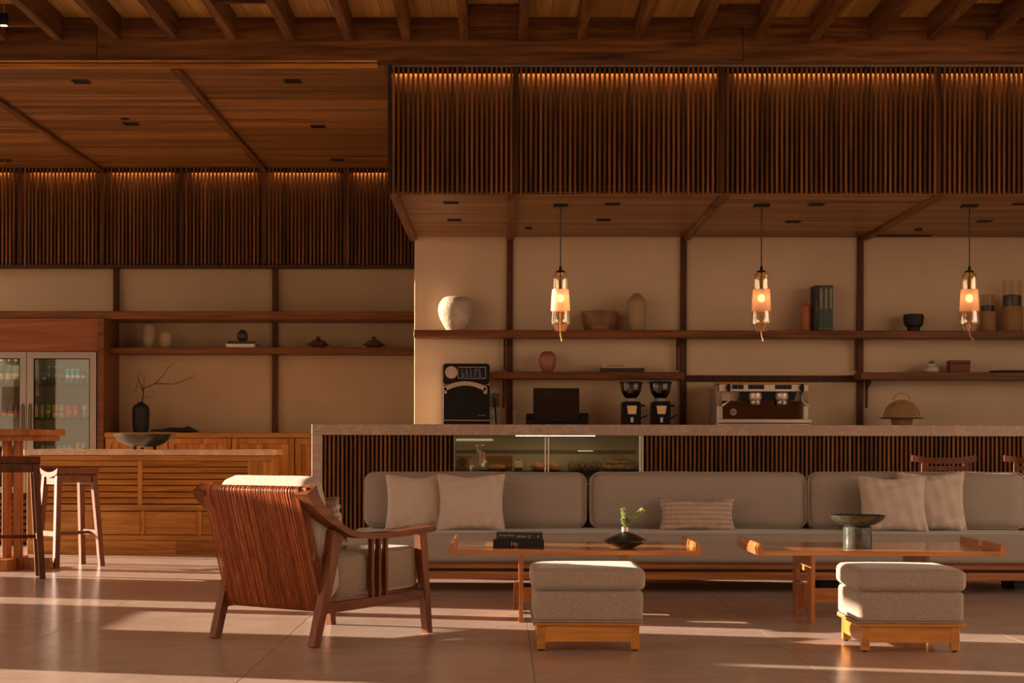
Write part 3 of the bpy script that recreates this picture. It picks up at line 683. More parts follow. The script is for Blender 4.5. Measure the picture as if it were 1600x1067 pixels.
# till
TD = 15.1
r = thing('till_terminal', 'black touchscreen till with customer printer base', 'till', (XX(869, TD), TD, ZB)); cx_ = r.location.x
hw_ = (XX(905, TD)-XX(833, TD))/2
o = G().prism(rrect(-hw_, hw_, 0, .285, .008), 'y', 0, .025).build('screen', BLACKG, r, smooth=40, loc=(0, -.02, ZZ(655, TD)-ZB-.02)); o.rotation_euler = (-.1, 0, 0)
o2 = G().box(-hw_+.012, hw_-.012, -.001, 0, .03, .273).build('display', SCREEN, o)
text_mesh('screen_lettering', 'POS  TOUCH', .012, plain('dim_letter2', (.12, .12, .12), .6), o, (0, -.0015, .012))
G().prism([(-.02, 0), (.18, 0), (.18, .02), (.08, .05), (.06, .16), (.03, .16), (.03, .03), (-.02, .015)], 'x', -.1, .1).build('stand', BLACKG, r)
a, b = XX(822, TD)-cx_, XX(920, TD)-cx_
G().box(a, b, .04, .32, 0, ZZ(658, TD)-ZB).build('cash_drawer', BLACKG, r, bevel=.004)
G().box(XX(906, TD)-cx_, b, .06, .25, ZZ(657, TD)-ZB, ZZ(645, TD)-ZB).build('receipt_printer', BLACKG, r, bevel=.006)
G().box(a, XX(834, TD)-cx_, .06, .22, ZZ(657, TD)-ZB, ZZ(646, TD)-ZB).build('card_reader', BLACKG, r, bevel=.006)
# grinders
HOP = glass('hopper_plastic', (.32, .25, .20), .12)
def grinder(cx, label, fill):
    D = 15.1; s = F/D; r = thing('coffee_grinder', label, 'grinder', (XX(cx, D), D, ZB), 0, 'coffee grinders on the back bar')
    z = lambda y: ZZ(y, D, cx)-ZB
    G().prism(rrect(-.078, .078, 0, z(627), .02), 'y', 0, .2).build('body', BLACKG, r, smooth=40)
    G().box(-.06, .06, -.03, 0, z(638)-.02, z(630)).build('face_plate', BLACKG, r, bevel=.006)
    G().prism([(-.042, z(634)), (.042, z(634)), (.033, z(647)), (-.033, z(647))], 'y', -.036, -.03).build('display_frame', STEELB, r)
    G().prism([(-.034, z(635.5)), (.034, z(635.5)), (.027, z(646)), (-.027, z(646))], 'y', -.038, -.036).build('display', plain('amber_display', (.15, .05, .01), .4, emit=(1, .4, .08), es=.12), r)
    for i in (-1, 0, 1): G().cyly(i*.018, z(644.5), .004, -.041, -.038, 10).build('button', WHITE_M, r)
    G().lathe([(.04, z(627)), (.045, z(624)), (.04, z(622))], (0, .09, 0), 20).build('collar', STEELB, r, smooth=40)
    pr = interp([(.035, z(623)), (.06, z(619)), (.085, z(611)), (.092, z(602)), (.095, z(598))], 3)
    G().lathe(pr, (0, .09, 0), 32).build('hopper', HOP, r, smooth=50)
    G().lathe([(.098, z(599)), (.1, z(597.5)), (.09, z(596))], (0, .09, 0), 32).build('hopper_lid', BLACKG, r, smooth=40)
    G().lathe([(.033, z(622)), (.057, z(618.5)), (.078, z(612)), (.082, z(fill)), (.01, z(fill)+.01)], (0, .09, 0), 24).build('coffee_beans', COFFEE, r, smooth=40)
    G().box(.078, .115, .03, .06, z(635), z(632)).build('side_lever', BLACKG, r, bevel=.003)
    G().tube([(.07, -.01, z(654)), (.1, -.03, z(651)), (.125, -.04, z(649))], .006, 8).build('portafilter_fork', BLACKG, r)
    G().box(-.04, .04, -.09, 0, 0, .03).build('drip_tray', BLACKG, r, bevel=.004)
    G().box(-.012, .012, -.05, -.03, z(660), z(652)).build('spout', STEELB, r, bevel=.003)
grinder(987, 'left coffee grinder with a half empty dark hopper', 612)
grinder(1033, 'right coffee grinder next to the dark wall post', 610)
# espresso machine
ED = 14.98; s = F/ED
r = thing('espresso_machine', 'wide steel two group espresso machine on the back bar', 'coffee machine', (XX(1192, ED), ED, ZB)); cx_ = r.location.x
ex = lambda p: XX(p, ED, 630)-cx_; ez = lambda y: ZZ(y, ED, 1192)-ZB
G().box(ex(1124), ex(1263), -.03, .12, ez(612), ez(600)).build('control_fascia', STEELB, r, bevel=.006)
G().box(ex(1124), ex(1263), .0, .45, ez(600), ez(597)).build('cup_rail', plain('copper_rail', (.6, .32, .16), .3, .9), r, bevel=.003)
G().box(ex(1128), ex(1260), .12, .5, .05, ez(601)).build('rear_body', STEEL, r, bevel=.01)
for a, b in ((1119, 1128), (1254, 1262)):
    G().prism([(-.06, .04), (.5, .04), (.5, ez(604)), (.03, ez(604)), (-.02, ez(626)), (-.06, ez(634))], 'x', ex(a), ex(b)).build('side_panel', STEEL, r, bevel=.006)
G().prism([(ex(1158), ez(612.5)), (ex(1245), ez(612.5)), (ex(1241), ez(625.5)), (ex(1155), ez(625.5))], 'y', .0, .12).build('group_panel', BLACKG, r)
G().box(ex(1128), ex(1254), .10, .125, ez(656), ez(626)).build('splash_back', plain('warm_steel', (.10, .05, .03), .15, 1.0), r)
for c in (1180, 1221.5):
    g = G().lathe([(.045, ez(625)), (.055, ez(622)), (.052, ez(615)), (.04, ez(613))], (ex(c), .0, 0), 20); g.build('group_head', STEELB, r, smooth=40)
    g = G().lathe([(.04, ez(632)), (.045, ez(630)), (.042, ez(626))], (ex(c), .0, 0), 16); g.tube([(ex(c), -.03, ez(629)), (ex(c), -.16, ez(630))], .013, 8); g.build('portafilter', STEEL, r, smooth=40)
for a, b in ((1143, 1161), (1168, 1193), (1210, 1236)):
    p_ = G().box(ex(a), ex(b), -.034, -.03, ez(608), ez(601.5)).build('button_pad', BLACKG, r, bevel=.001)
    n = 5 if b-a > 20 else 3
    for i in range(n): G().cyly(ex(a+(b-a)*(i+.5)/n), ez(604.8), .006, -.037, -.034, 10).build('button', plain('pad_button', (.05, .06, .1), .4), p_)
for c in (1137, 1251.5):
    G().cyly(ex(c), ez(606), .02, -.05, -.03, 16).build('steam_knob_base', BLACKG, r)
    G().box(ex(c)-.014, ex(c)+.014, -.07, -.05, ez(612), ez(600)).build('steam_knob', BLACKG, r, bevel=.006)
    sgn = -1 if c < 1200 else 1
    G().tube(interp([(ex(c), -.04, ez(618)), (ex(c)+.002, -.06, ez(626)), (ex(c)-sgn*-.02, -.07, ez(630)), (ex(c)+sgn*.06, -.06, ez(636))], 4), .007, 8).build('steam_wand', STEELB, r, smooth=50)
G().cyly(ex(1148), ez(643.5), .027, .085, .10, 24).build('pressure_gauge', STEELB, r); G().cyly(ex(1148), ez(643.5), .02, .08, .085, 24).build('gauge_face', plain('gauge_face', (.2, .2, .2), .3), r)
G().box(ex(1120), ex(1265), -.12, .12, ez(661), ez(655)).build('drip_tray', STEELB, r, bevel=.004)
G().box(ex(1122), ex(1263), -.08, .4, .04, ez(661)).build('base', STEEL, r, bevel=.006)
for a in (1130, 1255):
    for b in (-.04, .36): G().cyl((ex(a), b), .02, 0, .04, 12).build('foot', BLACKG, r)
# wicker cloche
CD = 15.15; s = F/CD
r = thing('wicker_cloche', 'domed wicker food cover on a tray with a loop handle', 'basket', (XX(1409, CD), CD, ZB))
cz = lambda y: ZZ(y, CD, 1409)-ZB
WK2 = plain('wicker_strand', (.48, .26, .11), .7, var=.25, vscale=30)
R_ = 28/s; zb_ = cz(652); zt__ = cz(625)
g = G()
for k in range(40):
    a = 2*PI*k/40; g.tube([(R_*math.cos(a)*math.cos(t_), R_*math.sin(a)*math.cos(t_), zb_+(zt__-zb_)*math.sin(t_)) for t_ in [i*PI/2/8 for i in range(9)]], .0032, 4)
g.build('rib_strands', WK2, r, smooth=60)['kind'] = 'stuff'
g = G()
for i in range(15):
    t_ = i/15*PI/2*.97; g.tube([(R_*math.cos(a)*math.cos(t_), R_*math.sin(a)*math.cos(t_), zb_+(zt__-zb_)*math.sin(t_)) for a in [2*PI*k/32 for k in range(32)]], .003, 4, closed=True)
g.build('ring_strands', WK2, r, smooth=60)['kind'] = 'stuff'
G().lathe([(0.001, zb_-.012), (34/s, zb_-.012), (34/s, zb_-.002), (0.001, zb_-.002)], seg=40).build('tray_rim', wood('dark_rattan', (.10, .035, .015), (.2, .08, .03), 'x', .4), r, smooth=40)
G().lathe([(13/s, 0), (13/s, .05), (17/s, zb_-.012)], seg=32).build('base_basket', WICK, r, smooth=50)
G().tube([(.07*math.cos(t_), 0, zt__+.06*math.sin(t_)) for t_ in [i*PI/10 for i in range(11)]], .006, 8).build('loop_handle', WK2, r, smooth=60)

# ================================================================ BAR COUNTER
CDp = 13.86; CT = ZZ(663, CDp); CB = ZZ(680, CDp)
xl = XX(487, CDp); xli = XX(503.5, CDp); xr = 7.9
bar = thing('bar_counter', 'long marble topped bar with dark vertical slat front', 'counter', (0, 0, 0))
bx('marble_top', MARBLE, xl, xr, CDp, CDp+.72, CB, CT, bar, bevel=.003)
bx('marble_end', MARBLE, xl, xli, CDp, CDp+.72, 0, CB-.0005, bar, bevel=.003)
cx0, cx1 = XX(706, CDp), XX(1006, CDp)
bx('backing_board', W_DARK, xli, cx0, CDp+.07, CDp+.09, .0, CB, bar); bx('backing_board', W_DARK, cx1, xr, CDp+.07, CDp+.09, .0, CB, bar)
bx('backing_board', W_DARK, cx0, cx1, CDp+.07, CDp+.09, .0, ZZ(760, CDp), bar)
bx('back_panel', W_OAKX, xli, xr, CDp+.66, CDp+.68, 0, CB, bar)
me_s = G().box(0, .0165, 0, .035, 0, CB).mesh('slat', W_SLAT, bevel=.0015)
me_s2 = G().box(0, .0165, 0, .035, 0, ZZ(760, CDp)).mesh('slat', W_SLAT, bevel=.0015)
x = xli+.012
while x < 7.0:
    link('slat', me_s2 if cx0-.01 < x < cx1-.005 else me_s, bar, (x, CDp+.03, 0)); x += .0333
bx('shade_strip', W_DARK, xli, cx0, CDp+.065, CDp+.07, CB-.05, CB, bar)  # dark strip standing in for shade under the marble top
# display case built into the bar
GLS = glass('case_glass', (.92, .94, .88), .045)
zc0, zc1 = ZZ(757, CDp), CB-.001
dc = thing('pastry_case', 'glass fronted pastry case built into the bar front', 'display case', (0, 0, 0))
CIN = plain('case_interior', (.52, .47, .33), .5)
bx('glass_front', GLS, cx0+.02, (cx0+cx1)/2-.002, CDp+.012, CDp+.018, zc0, zc1, dc, bevel=0)
bx('glass_front', GLS, (cx0+cx1)/2+.002, cx1-.02, CDp+.012, CDp+.018, zc0, zc1, dc, bevel=0)
bx('back_panel', CIN, cx0+.02, cx1-.02, CDp+.55, CDp+.56, zc0, zc1, dc); bx('side_panel', CIN, cx0, cx0+.02, CDp+.02, CDp+.56, zc0, zc1, dc); bx('side_panel', CIN, cx1-.02, cx1, CDp+.02, CDp+.56, zc0, zc1, dc)
bx('back_band', W_OAKX, cx0+.02, cx0+.47, CDp+.53, CDp+.549, zc0, ZZ(712, CDp+.5), dc)
bx('back_band', plain('painted_shadow', (.16, .12, .07), .5), cx0+.02, cx1-.02, CDp+.545, CDp+.5495, ZZ(709, CDp+.5), ZZ(703, CDp+.5), dc)  # second band is a shadow painted across the case back
bx('case_floor', CIN, cx0+.02, cx1-.02, CDp+.02, CDp+.55, zc0-.0, zc0+.01, dc)
zsf = ZZ(737, CDp+.1)
bx('glass_shelf', BLACKG, cx0+.03, cx1-.03, CDp+.05, CDp+.52, zsf-.012, zsf, dc)
MUL = plain('glass_edge_glint', (.75, .72, .58), .4)  # pale colour stands in for glass edges catching the case light
for px in (852, 857): bx('mullion', MUL, XX(px, CDp)-.005, XX(px, CDp)+.005, CDp+.004, CDp+.012, zc0, zc1, dc)
bx('mullion', MUL, XX(1000, CDp)-.006, XX(1000, CDp)+.006, CDp+.004, CDp+.012, zc0, zc1, dc)
bx('mullion', BLACKG, XX(707.5, CDp)-.008, XX(707.5, CDp)+.008, CDp+.004, CDp+.012, zc0, zc1, dc)
bx('led_strip', plain('case_led', (1, .9, .7), .5, emit=(1, .78, .45), es=9), XX(806, CDp), XX(930, CDp), CDp+.037, CDp+.042, zc1-.004, zc1-.001, dc, bevel=0)
bx('led_strip', plain('case_led2', (1, .9, .7), .5, emit=(1, .85, .55), es=.25), XX(903, CDp+.5), XX(927, CDp+.5), CDp+.54, CDp+.545, ZZ(705, CDp+.5), ZZ(703.5, CDp+.5), dc, bevel=0)
bx('led_strip', plain('case_led3', (1, .9, .7), .5, emit=(1, .8, .5), es=.2), XX(711, CDp+.5), XX(770, CDp+.5), CDp+.54, CDp+.545, ZZ(688.5, CDp+.5), ZZ(686, CDp+.5), dc, bevel=0)
# pastries
CR = plain('baked_crust', (.48, .20, .06), .55, var=.35, vscale=25, bump=.5, bscale=40); CHO = plain('choc_pastry', (.17, .085, .05), .6, var=.4, vscale=30, bump=.6, bscale=60)
COOK = plain('sugared_cookie', (.33, .20, .11), .7, var=.25, vscale=20, bump=.4, bscale=50); CAKE = plain('cake_cream', (.62, .42, .20), .7, var=.2, vscale=25)
PD = CDp+.16
def blob(name, label, px, py0, wpx, hpx, mat, D=PD, flat=1.0, group=None, ridge=0, seed=0):
    s_ = F/D; a = wpx/2/s_; h = hpx/s_; n1, n2 = 16, 10; g = G(); vs = []; fs = []; rnd = random.Random(seed); ph = rnd.uniform(0, 6)
    for i in range(n2+1):
        t_ = -PI/2+PI*i/n2
        for k in range(n1):
            q = 2*PI*k/n1; rr_ = 1+.06*math.sin(3*q+ph)
            x_ = a*math.cos(t_)*math.cos(q)*rr_; y_ = a*.7*flat*math.cos(t_)*math.sin(q)*rr_; z_ = h/2+h/2*math.sin(t_)
            if ridge: sc_ = 1+.13*math.sin(x_/a*ridge+ph); y_ *= sc_; z_ = h/2+(z_-h/2)*sc_
            vs.append((x_, y_, max(z_, .001)))
    for i in range(n2):
        for k in range(n1): fs.append((i*n1+k, i*n1+(k+1) % n1, (i+1)*n1+(k+1) % n1, (i+1)*n1+k))
    g.add(vs, fs); o = g.build(name, mat, smooth=70); zz_ = zsf + (py0 if py0 < 1 else 0)
    o.location = (XX(px, D), D, zz_); return tag(o, label, 'pastry', group)
def platter(px, w, label, D=PD):
    o = G().lathe([(w*.35/(F/D), 0), (w*.5/(F/D), .012), (w*.5/(F/D)-.004, .014), (w*.3/(F/D), .006), (.001, .006)], seg=28).build('platter', BLACK, smooth=50, loc=(XX(px, D), D, zsf)); tag(o, label, 'plate', 'black platters in the pastry case')
platter(768, 60, 'black platter holding the wrapped loaf'); platter(853, 52, 'black platter holding two croissants'); platter(914, 56, 'black platter under the row of frosted pastries'); platter(969, 58, 'black platter under the heap of flat pastries')
blob('baguette_loaf', 'golden loaf lying behind the wrapped bread bag', 774, .012, 34, 11, CR, ridge=9)
blob('croissant', 'left golden croissant in the pastry case', 840, .012, 24, 14, CR, ridge=11, group='croissants in the case', seed=1)
blob('croissant', 'right golden croissant beside the case mullion', 864, .012, 20, 14, CR, ridge=11, group='croissants in the case', seed=2)
for i, px in enumerate((893, 901, 910, 919, 928, 935)):
    blob('frosted_pastry', ['leftmost', 'second from left', 'third from left', 'fourth from left', 'fifth from left', 'rightmost'][i]+' of six dark frosted pastries in a row', px, .012, 12, 15 - (i % 2)*2, CHO, flat=1.5, group='row of frosted pastries', ridge=6, seed=i)
hp = [(950, .012, 22, 10), (968, .012, 24, 11), (986, .012, 22, 10), (958, .055, 24, 9), (978, .055, 22, 9), (967, .09, 22, 8), (990, .04, 14, 9)]
hl = ['bottom left flat pastry of the heap', 'bottom middle flat pastry of the heap', 'bottom right flat pastry of the heap', 'left flat pastry in the middle layer of the heap', 'right flat pastry in the middle layer of the heap', 'topmost flat pastry of the heap', 'small pastry on the far right edge of the heap']
for i, (px, z, w_, h_) in enumerate(hp): blob('flat_pastry', hl[i], px, z, w_, h_, COOK, group='heap of flat pastries', seed=i+20)
r = thing('cake_slice', 'creamy cake slice with a dark topping in the case', 'cake', (XX(810, PD), PD, zsf))
G().box(-.03, .03, -.03, .04, 0, .028).build('dark_base', BLACK, r); G().box(-.032, .032, -.03, .04, .028, .085).build('sponge', CAKE, r, bevel=.006); G().box(-.028, .012, -.025, .03, .085, .105).build('topping', CR, r, bevel=.006)
o = G().cyly(0, 0, .033, 0, .012, 28).build('dark_disc', BLACK, loc=(XX(722, CDp+.5), CDp+.515, ZZ(722, CDp+.5))); tag(o, 'round dark disc at the back left of the pastry case', 'disc')  # plain dark disc set against the case back
# wrapped bread bag
PLB = glass('cellophane', (.85, .78, .74), .25, .15, frost=.35)
r = thing('wrapped_bread', 'cellophane bread bag tied with pink ribbon', 'bread bag', (XX(745, PD-.03), PD-.04, zsf))
g = G(); vs = []; fs = []
prf = [(.075, 0), (.085, .03), (.07, .08), (.04, .13), (.018, .155), (.03, .18), (.05, .21), (.045, .215)]
for i, (rr_, z_) in enumerate(prf):
    for k in range(20):
        q = 2*PI*k/20; f2 = rr_*(1+.12*math.sin(5*q+i)); vs.append((f2*math.cos(q)+z_*.12, f2*.6*math.sin(q), z_))
for i in range(len(prf)-1):
    for k in range(20): fs.append((i*20+k, i*20+(k+1) % 20, (i+1)*20+(k+1) % 20, (i+1)*20+k))
g.add(vs, fs).build('bag', PLB, r, smooth=60)
PKR = plain('pink_ribbon', (.62, .30, .22), .4)
G().tube([(.019+.021*math.cos(q), .014*math.sin(q)-.0, .155) for q in [2*PI*k/16 for k in range(16)]], .004, 6, closed=True).build('ribbon_tie', PKR, r)
G().strip([(-.03, .155), (-.04, .11), (-.05, .05)], .002, .02, .038).build('ribbon_tail', PKR, r); G().strip([(-.03, .155), (-.05, .12), (-.055, .09)], .002, .05, .066).build('ribbon_tail', PKR, r)
G().tube([(-.03, 0, .035), (0, 0, .04), (.035, 0, .035)], [.03, .04, .025], 10).build('bread_roll', CR, r, smooth=60)

# ================================================================ PENDANTS
AMB = glass('amber_glass', (.985, .925, .82), .16, .03); FRO = glass('frosted_glass', (.97, .76, .60), .05, .3, frost=.5)
CAPM = plain('pendant_cap', (.02, .017, .014), .35, .6)
BULB = plain('bulb', (1, .8, .5), .4, emit=(1.0, .64, .34), es=5)
ROPE = plain('gold_rope', (.55, .34, .12), .6, var=.3, vscale=80)
PDn = F/((690-320)/(ZR-1))
def pendant(px, label, kx):
    s = F/PDn; X = XX(px, PDn, 320); r = thing('pendant_lamp', label, 'lamp', (X, PDn, ZR), 0, 'glass pendant lamps over the bar')
    def z(y): return ZZ(y, PDn, px)-ZR
    px_c = px
    G().box(-.055, .055, -.055, .055, -.02, 0).build('canopy', CAPM, r, bevel=.003)
    G().cyl((0, 0), .0045, z(422), -.02, 8).build('cord', CAPM, r)
    G().lathe([(.012, z(415)), (.012, z(421)), (.006, z(414))][:2]+[(.006, z(413))], seg=16).build('cord_grip', CAPM, r, smooth=40) if False else G().lathe([(.012, z(424)), (.012, z(419)), (.006, z(415))], seg=16).build('cord_grip', CAPM, r, smooth=40)
    a = 1/s
    def shell(prof, name, m, th=.003):
        pr = interp([(h_*a, z(y)) for h_, y in prof], 3); pr2 = pr+[(max(r_-th, .001), zz_) for r_, zz_ in pr[::-1]]
        g = G().lathe(pr2, seg=36); return g.build(name, m, r, smooth=50)
    shell([(12.2, 452), (12.0, 440), (11.5, 433), (9, 427), (6, 424.5)], 'upper_glass', AMB)
    G().lathe([(7.2*a, z(425.3)), (6.2*a, z(423)), (2*a, z(422))], seg=28).build('cap', CAPM, r, smooth=40)
    shell([(15, 486), (14.6, 475), (13.8, 462), (13, 452.3)], 'frosted_band', FRO)
    shell([(8, 517.5), (9, 516.5), (13.5, 509), (15.6, 504.5), (15.3, 496), (14.6, 486.4)], 'lower_glass', AMB)
    G().cyl((0, 0), .0045, z(452), z(424), 8).build('inner_stem', CAPM, r); G().lathe([(.018, z(457)), (.022, z(453)), (.014, z(450.5))], seg=20).build('lamp_holder', CAPM, r, smooth=40)
    pr = [(.026*math.cos(t_), z(466)+.030*math.sin(t_)) for t_ in [-PI/2+PI*i/10 for i in range(11)]]; pr = [(max(q, .0005), b) for q, b in pr]
    G().lathe(pr, seg=20).build('bulb', BULB, r, smooth=60)
    G().tube(interp([(0, 0, z(488)), (0, 0, z(505)), (.0, 0, z(517)), (kx*.2, 0, z(524)), (kx, 0, z(531.5))], 4), .0042, 8).build('pull_cord', ROPE, r, smooth=60)
    G().lathe([(.001, z(534)), (.008, z(532)), (.006, z(530)), (.001, z(529))], (kx, 0, 0), 10).build('cord_knot', ROPE, r, smooth=60)
pendant(876, 'left glass pendant lamp hanging above the till', .012)
pendant(1190, 'middle glass pendant lamp in front of the espresso machine', .014)
pendant(1515, 'right glass pendant lamp in front of the wicker jars', .028)

# ================================================================ LEFT SIDE: shelves, cabinet, fridge
LS = 17.35
zt3 = ZZ(485.5, 17.1, 300)
r = thing('wall_shelf', 'long top teak shelf along the far left wall', 'shelf'); bx('board', W_SHELF, -5.6, XC-.005, 17.15, LW-.051, zt3-.075, zt3, r, bevel=.005)
zt4 = ZZ(542.5, LS, 400); r = thing('wall_shelf', 'lower teak shelf on the left wall with lidded pots', 'shelf'); bx('board', W_SHELF, XX(183, LW)+.0, XC-.005, LS, LW-.051, zt4-.062, zt4, r, bevel=.005)
FX = 17.1
cab = thing('fridge_surround', 'teak cabinet framing the drinks fridge', 'cabinet')
bx('top_panel', wood('red_panel', (.16, .05, .018), (.30, .10, .035), 'x', .4, lo=.8, hi=20, vary=.05), -5.6, XX(152, FX), FX+.02, FX+.05, ZZ(549, FX, 80), zt3-.076, cab)
bx('side_panel', W_SHELF, XX(152, FX), XX(162, FX), FX, LW-.02, 0, zt3-.076, cab)
# fridge
fr = thing('drinks_fridge', 'stainless double door glass drinks fridge on the left', 'fridge')
fz1 = ZZ(550, FX, 80); fz0 = ZZ(770, FX, 10)
fx0, fxm, fx1 = XX(-70, FX), XX(41, FX), XX(150, FX)
FIN = plain('fridge_liner', (.50, .48, .38), .5)
for a in (('back', fx0, fx1, LW-.06, LW-.04, fz0, fz1), ('floor_panel', fx0, fx1, FX+.05, LW-.06, fz0, fz0+.02), ('roof_panel', fx0, fx1, FX+.05, LW-.06, fz1-.03, fz1), ('side', fx1-.025, fx1, FX+.05, LW-.06, fz0+.02, fz1-.03), ('side', fx0, fx0+.025, FX+.05, LW-.06, fz0+.02, fz1-.03), ('divider', fxm-.015, fxm+.015, FX+.05, LW-.06, fz0+.02, fz1-.03)):
    bx(a[0], FIN, *a[1:], fr, bevel=0)
bx('interior_light', plain('fridge_light', (1, 1, .9), .5, emit=(1, .93, .72), es=2.2), fxm+.02, fx1-.03, FX+.055, FX+.07, fz1-.045, fz1-.032, fr, bevel=0)
bx('interior_light', plain('fridge_light2', (1, 1, .9), .5, emit=(1, .93, .72), es=2.2), fx0+.03, fxm-.02, FX+.055, FX+.07, fz1-.045, fz1-.032, fr, bevel=0)
FG = glass('fridge_glass', (.90, .92, .86), .05)
for a, b in ((fx0, fxm-.003), (fxm+.003, fx1)):
    d = bpy.data.objects.new('door', None); col.objects.link(d); d.parent = fr
    ls = .065
    g = G().box(a, b, FX, FX+.045, fz1-.06, fz1).box(a, b, FX, FX+.045, fz0, fz0+.06).box(a, a+ls, FX, FX+.045, fz0+.06, fz1-.06).box(b-ls+.005, b, FX, FX+.045, fz0+.06, fz1-.06); g.build('door_frame', FRIDGE_M, d)
    g = G(); x0, x1, z0, z1 = a+ls, b-ls+.005, fz0+.06, fz1-.06
    for q in ((x0, x0+.008, z0, z1), (x1-.008, x1, z0, z1), (x0+.008, x1-.008, z0, z0+.008), (x0+.008, x1-.008, z1-.008, z1)): g.box(q[0], q[1], FX+.004, FX+.03, q[2], q[3])
    g.build('gasket', BLACKG, d)
    bx('pane', FG, x0+.008, x1-.008, FX+.012, FX+.018, z0+.008, z1-.008, d, bevel=0)
    hx_ = (fxm-.033) if b < fxm+.01 else (fxm+.036)
    G().prism([(hx_-.017, ZZ(680, FX)), (hx_-.017, ZZ(640, FX)), (hx_-.009, ZZ(632, FX)), (hx_+.009, ZZ(632, FX)), (hx_+.017, ZZ(640, FX)), (hx_+.017, ZZ(680, FX))], 'y', FX-.012, FX).build('handle', plain('bronze_handle', (.10, .07, .055), .4, .6), d)
shz = [ZZ(599, FX+.1, 100), ZZ(652.5, FX+.1, 100), ZZ(704, FX+.1, 100)]
for z_ in shz:
    bx('shelf', BLACKG, fxm+.02, fx1-.026, FX+.07, LW-.1, z_-.02, z_, fr); bx('shelf', BLACKG, fx0+.026, fxm-.02, FX+.07, LW-.1, z_-.02, z_, fr)
G2 = bx('grille_back', W_DARK, -5.6, XX(150, FX), FX+.04, FX+.05, 0, fz0, cab)
z_ = .03
while z_ < fz0-.05: bx('louvre', W_SHELF, -5.6, XX(150, FX), FX+.005, FX+.035, z_, z_+.03, cab); z_ += .062
def canmat(n, c, c2): return plain(n, c, .3, .3, var=.0)
cans = {}
def can(px, zs, rpx, hpx, c, label, grp, D=FX+.16, kind='can', band=None):
    s_ = F/D; r_ = rpx/s_; h = hpx/s_
    key = (round(rpx, 1), round(hpx, 1), c, kind)
    X = XX(px, D, 620)
    r = thing('drink_can' if kind == 'can' else 'drink_bottle', label, 'can' if kind == 'can' else 'bottle', (X, D, zs), 0, grp)
    if key not in cans:
        m = plain('can_paint', c, .35, .0)
        if kind == 'can':
            b_ = G().lathe([(r_*.8, 0), (r_, .006), (r_, h-.01), (r_*.8, h-.003)], seg=18).mesh('body', m, 40); t_ = G().lathe([(r_*.82, h-.003), (r_*.82, h), (.001, h-.002)], seg=18).mesh('lid', STEELB, 40)
            l_ = G().lathe([(r_+.0006, h*.38), (r_+.0006, h*.58)], seg=18).mesh('label_band', plain('can_label', band or (.6, .55, .5), .4), 40)
        else:
            b_ = G().lathe([(r_*.9, 0), (r_, .008), (r_, h*.5), (r_*.85, h*.6), (r_*.38, h*.75), (r_*.34, h*.93)], seg=18).mesh('body', m, 40); t_ = G().lathe([(r_*.4, h*.93), (r_*.4, h), (.001, h)], seg=12).mesh('cap', plain('cap_m', band or (.5, .4, .2), .4), 40)
            l_ = G().lathe([(r_+.0006, h*.16), (r_+.0006, h*.42)], seg=18).mesh('label_band', plain('bottle_label', band or (.6, .5, .4), .5), 40)
        cans[key] = (b_, t_, l_)
    b_, t_, l_ = cans[key]
    link('body', b_, r); link('lid' if kind == 'can' else 'cap', t_, r); link('label_band', l_, r)
o3 = ['left', 'middle', 'right']
for i, px in enumerate((76, 86, 96.5)): can(px, shz[0], 3.9, 27, (.05, .048, .045), o3[i]+' tall charcoal can on the top fridge shelf', 'top shelf cans', band=(.16, .15, .14))
for i, px in enumerate((106, 114, 122)): can(px, shz[0], 3.3, 23, (.01, .30, .55), o3[i]+' blue slim can on the top fridge shelf', 'top shelf cans', band=(.75, .72, .70))
can(131, shz[0], 3.3, 22, (.06, .05, .06), 'last dark slim can on the top fridge shelf', 'top shelf cans', band=(.5, .5, .5))
can(70, shz[0], 2.8, 17, (.03, .10, .30), 'small navy can at the left of the top shelf', 'top shelf cans', band=(.5, .5, .5))
row = [(56, (.50, .48, .30), 'pale can leftmost on the middle fridge shelf', (.6, .6, .4)), (65, (.08, .28, .05), 'green can with red label on the middle fridge shelf', (.55, .10, .05)), (75.5, (.02, .33, .06), 'bright green can on the middle fridge shelf', (.6, .15, .1)), (86, (.55, .30, .01), 'left golden can on the middle fridge shelf', (.20, .12, .03)), (97, (.55, .30, .01), 'right golden can on the middle fridge shelf', (.20, .12, .03)),
       (107.5, (.55, .015, .015), 'left red can on the middle fridge shelf', (.6, .15, .15)), (119, (.55, .015, .015), 'right red can on the middle fridge shelf', (.6, .15, .15)), (133.5, (.45, .40, .36), 'silver can rightmost on the middle fridge shelf', (.4, .1, .1))]
for px, c, lab, bd in row: can(px, shz[1], 4.6, 20, c, lab, 'middle shelf cans', band=bd)
for i, (px, c) in enumerate(((67, (.3, .3, .3)), (75, (.3, .3, .3)), (83, (.3, .3, .3)), (94, (.25, .3, .32)), (102, (.25, .3, .32)), (110, (.25, .3, .32)), (122.5, (.42, .30, .03)), (131.5, (.42, .30, .03)))):
    can(px, shz[2]-.005, 4.0, 9 if i < 6 else 13, c, ['first grey', 'second grey', 'third grey', 'first silver blue', 'second silver blue', 'third silver blue', 'left yellow', 'right yellow'][i]+' can top showing above the counter marble', 'bottom shelf cans', band=(.5, .45, .2))
for i, px in enumerate((2, 14, 25)): can(px, shz[0], 5.2, 38, (.03, .10, .03), o3[i]+' green bottle with pale label in the left fridge door', 'green bottles', kind='bottle', band=(.62, .42, .30))
for i, px in enumerate((-3, 8, 18, 27)): can(px, shz[1], 4.8, 26, (.06, .05, .10), ['leftmost', 'second', 'third', 'rightmost'][i]+' blue bottle with red label in the left fridge door', 'blue bottles', kind='bottle', band=(.45, .05, .04))
